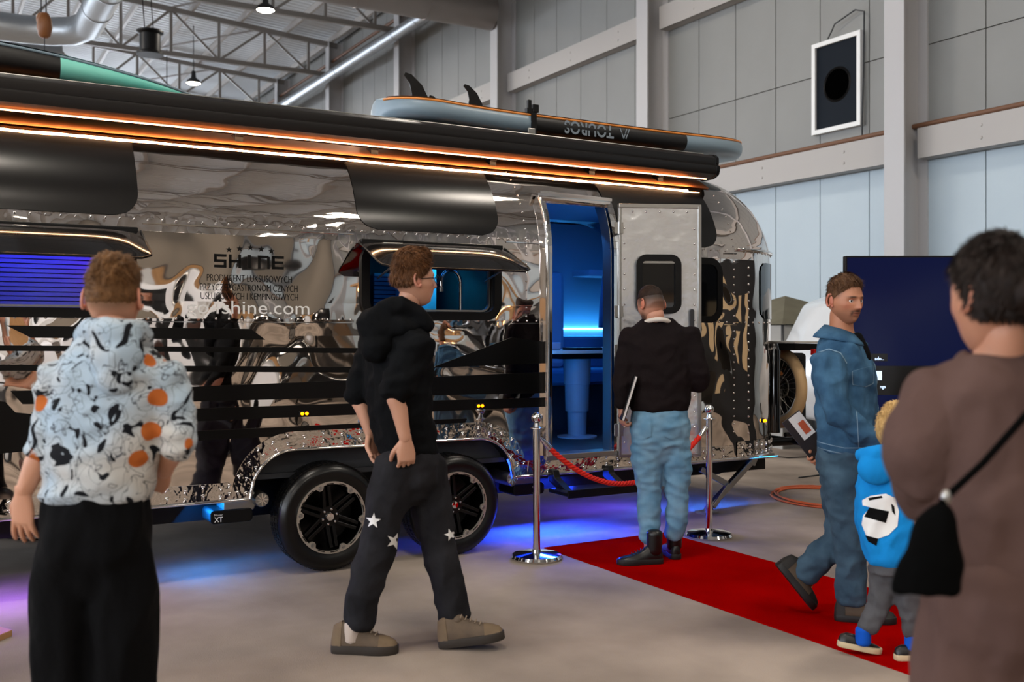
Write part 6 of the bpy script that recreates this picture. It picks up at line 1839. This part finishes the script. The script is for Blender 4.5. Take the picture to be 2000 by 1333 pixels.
limb(g, [rel(J['sho_r']), rel(px(1622, 760, Y - .2)), rel(J['elb_r']), rel(px(1690, 850, Y - .2)), rel(px(1712, 866, Y - .19))], [0.088, 0.080, 0.072, 0.060, 0.052])
limb(g, [rel(J['sho_l']), rel(J['elb_l']), rel(J['wri_l'])], [0.080, 0.066, 0.05])
jk = organic('denim_jacket', g, 'jacket_denim', R, 0.010, 5, (0.010, (8, 8, 8)), 9)
# collar, front edge, pocket and yoke seams
f3 = Vector((F[0], F[1], 0)).normalized(); s3 = Vector((f3.y, -f3.x, 0))
nk_ = rel(px(1643, 660, Y))
col_pts = []
vs, fs = [], []
for k in range(15):
    a = math.radians(-150 + 300 * k / 14)
    d = s3 * math.sin(a) * 0.086 - f3 * math.cos(a) * 0.084
    d2 = d * 1.62
    vs += [nk_ + d + Vector((0, 0, 0.068 - 0.05 * (k / 7 - 1) ** 2)), nk_ + d2 + Vector((0, 0, 0.018 - 0.045 * (k / 7 - 1) ** 2)), nk_ + d2 * 1.04 + Vector((0, 0, 0.006 - 0.045 * (k / 7 - 1) ** 2))]
for k in range(14): fs += [(3 * k, 3 * k + 1, 3 * k + 4, 3 * k + 3), (3 * k + 1, 3 * k + 2, 3 * k + 5, 3 * k + 4)]
c_ = MB().add(vs, fs).build('collar', 'jacket_denim', jk, 60)
md = c_.modifiers.new('t', 'SOLIDIFY'); md.thickness = 0.008
limb(MB(), [nk_ + f3 * 0.06 + Vector((0, 0, 0.0)), nk_ + f3 * 0.098 + Vector((0, 0, -0.09)), nk_ + f3 * 0.115 + Vector((0, 0, -0.20))], [0.045, 0.046, 0.03]).build('tee_shirt', 'tee_black', R, 180)
MB().tube([nk_ + s3 * 0.066 * math.cos(a) + f3 * (0.012 + 0.068 * math.sin(a)) + Vector((0, 0, 0.022 - 0.022 * math.sin(a))) for a in np.linspace(0, 2 * math.pi, 24, endpoint=False)], 0.012, 8, closed=True).build('tee_collar', 'shirt_white', R, 180)
rd = lambda u, v: px(u, v, 1.0) - Vector((0, 0, CAM_H))
def strip(pts, w=0.006):
    out = []
    for (a, b) in zip(pts[:-1], pts[1:]):
        d = Vector((b[0] - a[0], b[1] - a[1])); n = Vector((-d.y, d.x)).normalized() * w / 2
        out.append([(a[0] + n.x, a[1] + n.y), (b[0] + n.x, b[1] + n.y), (b[0] - n.x, b[1] - n.y), (a[0] - n.x, a[1] - n.y)])
    return out
kk = 5.15 / F_PX
def jl(pts, u0, v0): return [((u - u0) * kk, (v0 - v) * kk) for u, v in pts]
dO = rel(px(1650, 760, Y - .4))
for pts, w in (([(1664, 728), (1706, 716)], 0.006), ([(1664, 728), (1665, 752), (1690, 756), (1704, 750), (1706, 716)], 0.004), ([(1598, 690), (1620, 684), (1642, 692), (1654, 712)], 0.005), ([(1672, 800), (1676, 870)], 0.004), ([(1690, 668), (1704, 690), (1712, 730), (1716, 800), (1718, 880)], 0.005), ([(1590, 872), (1650, 884), (1716, 882)], 0.005), ([(1588, 860), (1650, 872), (1716, 870)], 0.004)):
    decal('seam', strip(jl(pts, 1650, 760), w), jk, dO, (1, 0, 0), (0, 0, 1), rd(1650, 760), 'denim_seam', jk, 0.004)
decal('pocket_flap', [jl([(1665, 727), (1706, 715), (1704, 748), (1688, 756), (1667, 752)], 1650, 760)], jk, dO, (1, 0, 0), (0, 0, 1), rd(1650, 760), 'jacket_denim', jk, 0.007)
g = MB()
trunk(g, [(rel(px(1648, 868, Y)), 0.160, 0.125), (rel(px(1647, 905, Y)), 0.165, 0.130), (rel(px(1647, 940, Y)), 0.145, 0.115), (rel(px(1647, 985, Y)), 0.06, 0.05)], F)
limb(g, [rel(J['hip_r']), rel(px(1652, 985, Y - .07)), rel(J['kne_r']), rel(px(1662, 1110, Y - .07)), rel(px(1662, 1172, Y - .06))], [0.105, 0.098, 0.082, 0.076, 0.074], 16)
limb(g, [rel(J['hip_l']), rel(px(1642, 990, Y + .06)), rel(J['kne_l']), rel(px(1598, 1092, Y + .06)), rel(px(1568, 1122, Y + .08))], [0.105, 0.095, 0.080, 0.076, 0.072], 16)
organic('jeans', g, 'jeans_grey', R, 0.010, 4, (0.009, (9, 9, 11)), 10)
ts = dict(panels='trail_dark', chunk=1.15, upper='trail_brown', sole='sole_black', top=0.115, laces='lace_orange', sole_h=0.034, tongue='trail_brown')
a = gnd(1660, 1213); make_shoe(R, rel((a.x, a.y - .02, 0.006)), (1, -0.25, 0), ts)
b = rel(px(1545, 1128, Y + .08)); make_shoe(R, b + Vector((-0.03, 0, 0.0)), (0.62, -0.10, -0.78), ts, up=(0.78, 0, 0.62))
br_ = empty('brochure', Matrix.Translation(px(1572, 850, Y + .02))); tag(br_, 'rolled glossy brochure held behind the back of the denim jacket man', 'brochure')
M_b = Matrix.Rotation(math.radians(-38), 4, 'Y')
MB().box(-0.055, 0.055, -0.004, 0.004, -0.115, 0.12, M_b).build('cover', 'paper_dark', br_)
MB().box(-0.02, 0.052, -0.0055, -0.0042, -0.02, 0.115, M_b).build('page', 'paper', br_)
MB().box(0.005, 0.04, -0.007, -0.0057, 0.0, 0.07, M_b).build('photo_print', 'paper_orange', br_)

# ------------------------------------------------------------------ child in the blue hoodie
Y = 4.5
root = Vector(px(1735, 1290, Y)); root.z = 0
J = dict(head=px(1752, 838, Y), neck=px(1742, 892, Y), chest=px(1738, 940, Y), pelvis=px(1742, 1095, Y),
         sho_r=px(1788, 930, Y - .03), elb_r=px(1800, 1000, Y - .03), wri_r=px(1802, 1060, Y),
         sho_l=px(1698, 930, Y + .03), elb_l=px(1688, 1000, Y + .06), wri_l=px(1694, 1050, Y + .14),
         hip_r=px(1766, 1110, Y - .03), kne_r=px(1776, 1180, Y - .03), ank_r=px(1782, 1255, Y - .03),
         hip_l=px(1726, 1110, Y + .03), kne_l=px(1718, 1180, Y + .03), ank_l=px(1686, 1242, Y + .03))
def kid_hair(X, Y, Z):
    zb = np.interp(Y, [-0.1, 0.02, 0.06, 0.1], [-0.085, -0.05, 0.03, 0.045])
    return np.where(Z > zb, np.clip((Z - zb) / 0.01, 0, 1) * 0.024 + 0.001, 0)
p = dict(face=(0.45, 0.89), nod=-6, skin='#c99a82', brow='#a88858', lid='lid_fair', hair='hair_blond', hair_col='#c8a468', hair_fn=kid_hair, hair_flow=(70, 60, 9), head_size=0.86, neck_r=0.04, bulk=0.66,
         hands={'l': ((0, 0.3, -1), (-1, 0, 0), -1, 0.6, 0.62), 'r': ((0, 0.2, -1), (1, -0.3, 0), 1, 0.6, 0.62)})
R, H, rel = make_person('small blond child in bright blue hoodie with a white car print', root, J, p)
F = (0.25, 0.97)
g = MB()
trunk(g, [(rel(px(1738, 893, Y)), 0.075, 0.065), (rel(px(1734, 915, Y)), 0.115, 0.085), (rel(px(1732, 960, Y)), 0.128, 0.100), (rel(px(1734, 1040, Y)), 0.130, 0.108), (rel(px(1740, 1088, Y)), 0.112, 0.095), (rel(px(1742, 1104, Y)), 0.095, 0.08)], F)
limb(g, [rel(J['sho_r']), rel(J['elb_r']), rel(J['wri_r'])], [0.055, 0.046, 0.036]); limb(g, [rel(J['sho_l']), rel(J['elb_l']), rel(J['wri_l'])], [0.055, 0.046, 0.036])
hd = organic('hoodie', g, 'hoodie_blue', R, 0.009, 5, (0.007, (9, 9, 9)), 11)
g = MB()
g.ball(rel(px(1712, 915, Y - .09)), (0.085, 0.05, 0.075), 16, 12)
limb(g, [rel(px(1680, 890, Y - .02)), rel(px(1708, 886, Y - .10)), rel(px(1742, 882, Y - .06)), rel(px(1765, 890, Y + .03))], [0.03, 0.035, 0.035, 0.03])
organic('hood', g, 'hoodie_blue', hd, 0.008, 6)
k4 = 4.5 / F_PX
def cl(pts): return [((u - 1718) * k4, (1015 - v) * k4) for u, v in pts]
cO = rel(px(1718, 1015, Y - .4))
cd_ = rd(1718, 1015)
for nm, m_, off, polys in (('car_print', 'white_print', 0.004, [[(1684, 978), (1700, 970), (1730, 966), (1748, 975), (1755, 1000), (1752, 1028), (1735, 1045), (1715, 1052), (1692, 1046), (1683, 1025), (1686, 1008), (1700, 992), (1685, 988)]]),
                            ('car_window_print', 'tee_black', 0.006, [[(1698, 992), (1736, 1000), (1730, 1022), (1688, 1010)], [(1690, 1046), (1715, 1052), (1712, 1066), (1696, 1058)], [(1740, 985), (1746, 990), (1748, 1008), (1742, 1000)], [(1696, 974), (1722, 970), (1724, 974), (1698, 979)]])):
    for q in polys: decal(nm, [cl(q)], hd, cO, (1, 0, 0), (0, 0, 1), cd_, m_, hd, off)
g = MB()
trunk(g, [(rel(px(1744, 1085, Y)), 0.095, 0.08), (rel(px(1745, 1120, Y)), 0.100, 0.085)], F)
limb(g, [rel(J['hip_r']), rel(J['kne_r']), rel(px(1782, 1238, Y - .03))], [0.066, 0.054, 0.044]); limb(g, [rel(J['hip_l']), rel(J['kne_l']), rel(px(1692, 1228, Y + .03))], [0.066, 0.056, 0.044])
organic('trousers', g, 'pants_grey', R, 0.008, 4, (0.006, (12, 12, 14)), 12)
ks = dict(upper='leather_black', sole='sole_cream', top=0.10, laces='paper', sole_h=0.040)
a = gnd(1666, 1286); make_shoe(R, rel((a.x, a.y + .05, 0.030)), (1, -0.12, -0.16), ks, size=0.66)
a = gnd(1775, 1296); make_shoe(R, rel((a.x, a.y + .03, 0.006)), (1, 0.1, 0), ks, size=0.66)
for u, v, dy in ((1686, 1240, .03), (1782, 1250, -.03)):
    limb(MB(), [rel(px(u, v - 10, Y + dy)), rel(px(u, v + 16, Y + dy))], [0.034, 0.034]).build('sock', 'sock_blue', R, 180)

# ------------------------------------------------------------------ woman in mauve with the black bag
Y = 2.0
root = Vector(px(1960, 1300, Y)); root.z = 0
J = dict(head=px(1950, 582, Y), neck=px(1962, 690, Y), chest=px(1960, 830, Y), pelvis=px(1950, 1150, Y),
         sho_r=px(2090, 775, Y + .03), elb_r=px(2130, 960, Y + .05), wri_r=px(2110, 1120, Y + .15),
         sho_l=px(1842, 765, Y), elb_l=px(1790, 905, Y - .02), wri_l=px(1800, 985, Y + .10),
         hip_r=px(2010, 1190, Y), kne_r=px(2010, 1600, Y), ank_r=px(2010, 1980, Y),
         hip_l=px(1890, 1190, Y), kne_l=px(1885, 1600, Y), ank_l=px(1885, 1980, Y))
def tied_hair(X, Y, Z):
    zb = np.interp(Y, [-0.1, -0.02, 0.0, 0.02, 0.05, 0.08, 0.1], [-0.062, -0.045, 0.012, 0.02, 0.035, 0.062, 0.065])
    return np.where(Z > zb, np.clip((Z - zb) / 0.015, 0, 1) * 0.014 + 0.0005, 0)
p = dict(face=(-0.22, 0.97), nod=-4, skin='#bb8468', ear='#c07a5e', brow='#3a261c', lid='lid_fair', hair='hair_deep', hair_col='#2c1a12', hair_fn=tied_hair, hair_flow=(20, 20, 20), neck_r=0.050, bulk=0.9, nose=0.021,
         hands={'l': ((0.2, 0.7, -0.7), (-1, 0, 0.2), -1, 0.5, 0.92), 'r': ((0, 0.3, -1), (1, 0, 0), 1, 0.5, 0.92)})
R, H, rel = make_person('woman in mauve top and trousers with dark tied hair and shoulder bag', root, J, p)
g = MB()
g.ball(H @ Vector((0.005, -0.105, -0.005)), (0.05, 0.05, 0.05), 16, 12)
limb(g, [H @ Vector((0.005, -0.10, 0.0)), H @ Vector((0.03, -0.125, -0.07)), H @ Vector((0.035, -0.12, -0.16)), H @ Vector((0.035, -0.11, -0.25))], [0.045, 0.036, 0.030, 0.012])
organic('ponytail', g, 'hair_deep', R, 0.007, 5, (0.006, (40, 40, 8)), 13)
F = (-0.30, 0.95)
g = MB()
trunk(g, [(rel(px(1960, 690, Y)), 0.075, 0.070), (rel(px(1960, 715, Y)), 0.130, 0.090), (rel(px(1962, 765, Y)), 0.165, 0.110), (rel(px(1965, 880, Y)), 0.160, 0.120), (rel(px(1955, 1020, Y)), 0.150, 0.120), (rel(px(1950, 1110, Y)), 0.152, 0.120)], F)
limb(g, [rel(J['sho_l']), rel(px(1805, 840, Y - .02)), rel(J['elb_l']), rel(px(1795, 960, Y + .05)), rel(J['wri_l'])], [0.068, 0.066, 0.062, 0.050, 0.040])
limb(g, [rel(J['sho_r']), rel(J['elb_r']), rel(J['wri_r'])], [0.070, 0.062, 0.042])
organic('sweatshirt', g, 'mauve', R, 0.009, 6, (0.011, (8, 8, 5)), 14)
g = MB()
trunk(g, [(rel(px(1950, 1085, Y)), 0.140, 0.110), (rel(px(1950, 1160, Y)), 0.158, 0.125), (rel(px(1950, 1230, Y)), 0.150, 0.120), (rel(px(1950, 1330, Y)), 0.08, 0.06)], F)
for u in (1882, 2018):
    limb(g, [rel(px(u, 1200, Y)), rel(px(u - 2, 1400, Y)), rel(px(u - 4, 1700, Y)), rel(px(u - 4, 1990, Y))], [0.088, 0.094, 0.098, 0.10], 18)
organic('trousers', g, 'mauve', R, 0.011, 6, (0.012, (8, 8, 2.5)), 15)
for u in (1880, 2015):
    a = px(u, 650, Y); make_shoe(R, rel((a.x, a.y - .02, 0)), (-0.2, 1, 0), dict(upper='paper', sole='sole_cream', top=0.10))
Yb = 1.80
rb = Vector(px(1820, 1080, Yb)); bag = empty('shoulder_bag', Matrix.Translation(rb)); tag(bag, 'black leather shoulder bag hanging on a long strap from the woman in mauve', 'bag')
bl_ = lambda u, v, y=Yb: Vector(px(u, v, y)) - rb
g = MB()
trunk(g, [(bl_(1836, 985), 0.012, 0.012), (bl_(1832, 1020), 0.034, 0.022), (bl_(1818, 1090), 0.052, 0.034), (bl_(1808, 1150), 0.060, 0.034), (bl_(1806, 1160), 0.055, 0.03)], (0.2, 1))
organic('pouch', g, 'bag_black', bag, 0.006, 4, (0.006, (14, 14, 9)), 16)
MB().tube([bl_(1834, 990), bl_(1850, 970), bl_(1920, 905, Yb + .02), bl_(2000, 815, Yb + .03), bl_(2060, 745, Yb + .1), bl_(2075, 715, Yb + .22)], 0.007, 8).build('strap', 'bag_black', bag, 180)
MB().ball(bl_(1848, 972), (0.01, 0.008, 0.014)).build('buckle', 'alu_matt', bag, 180)
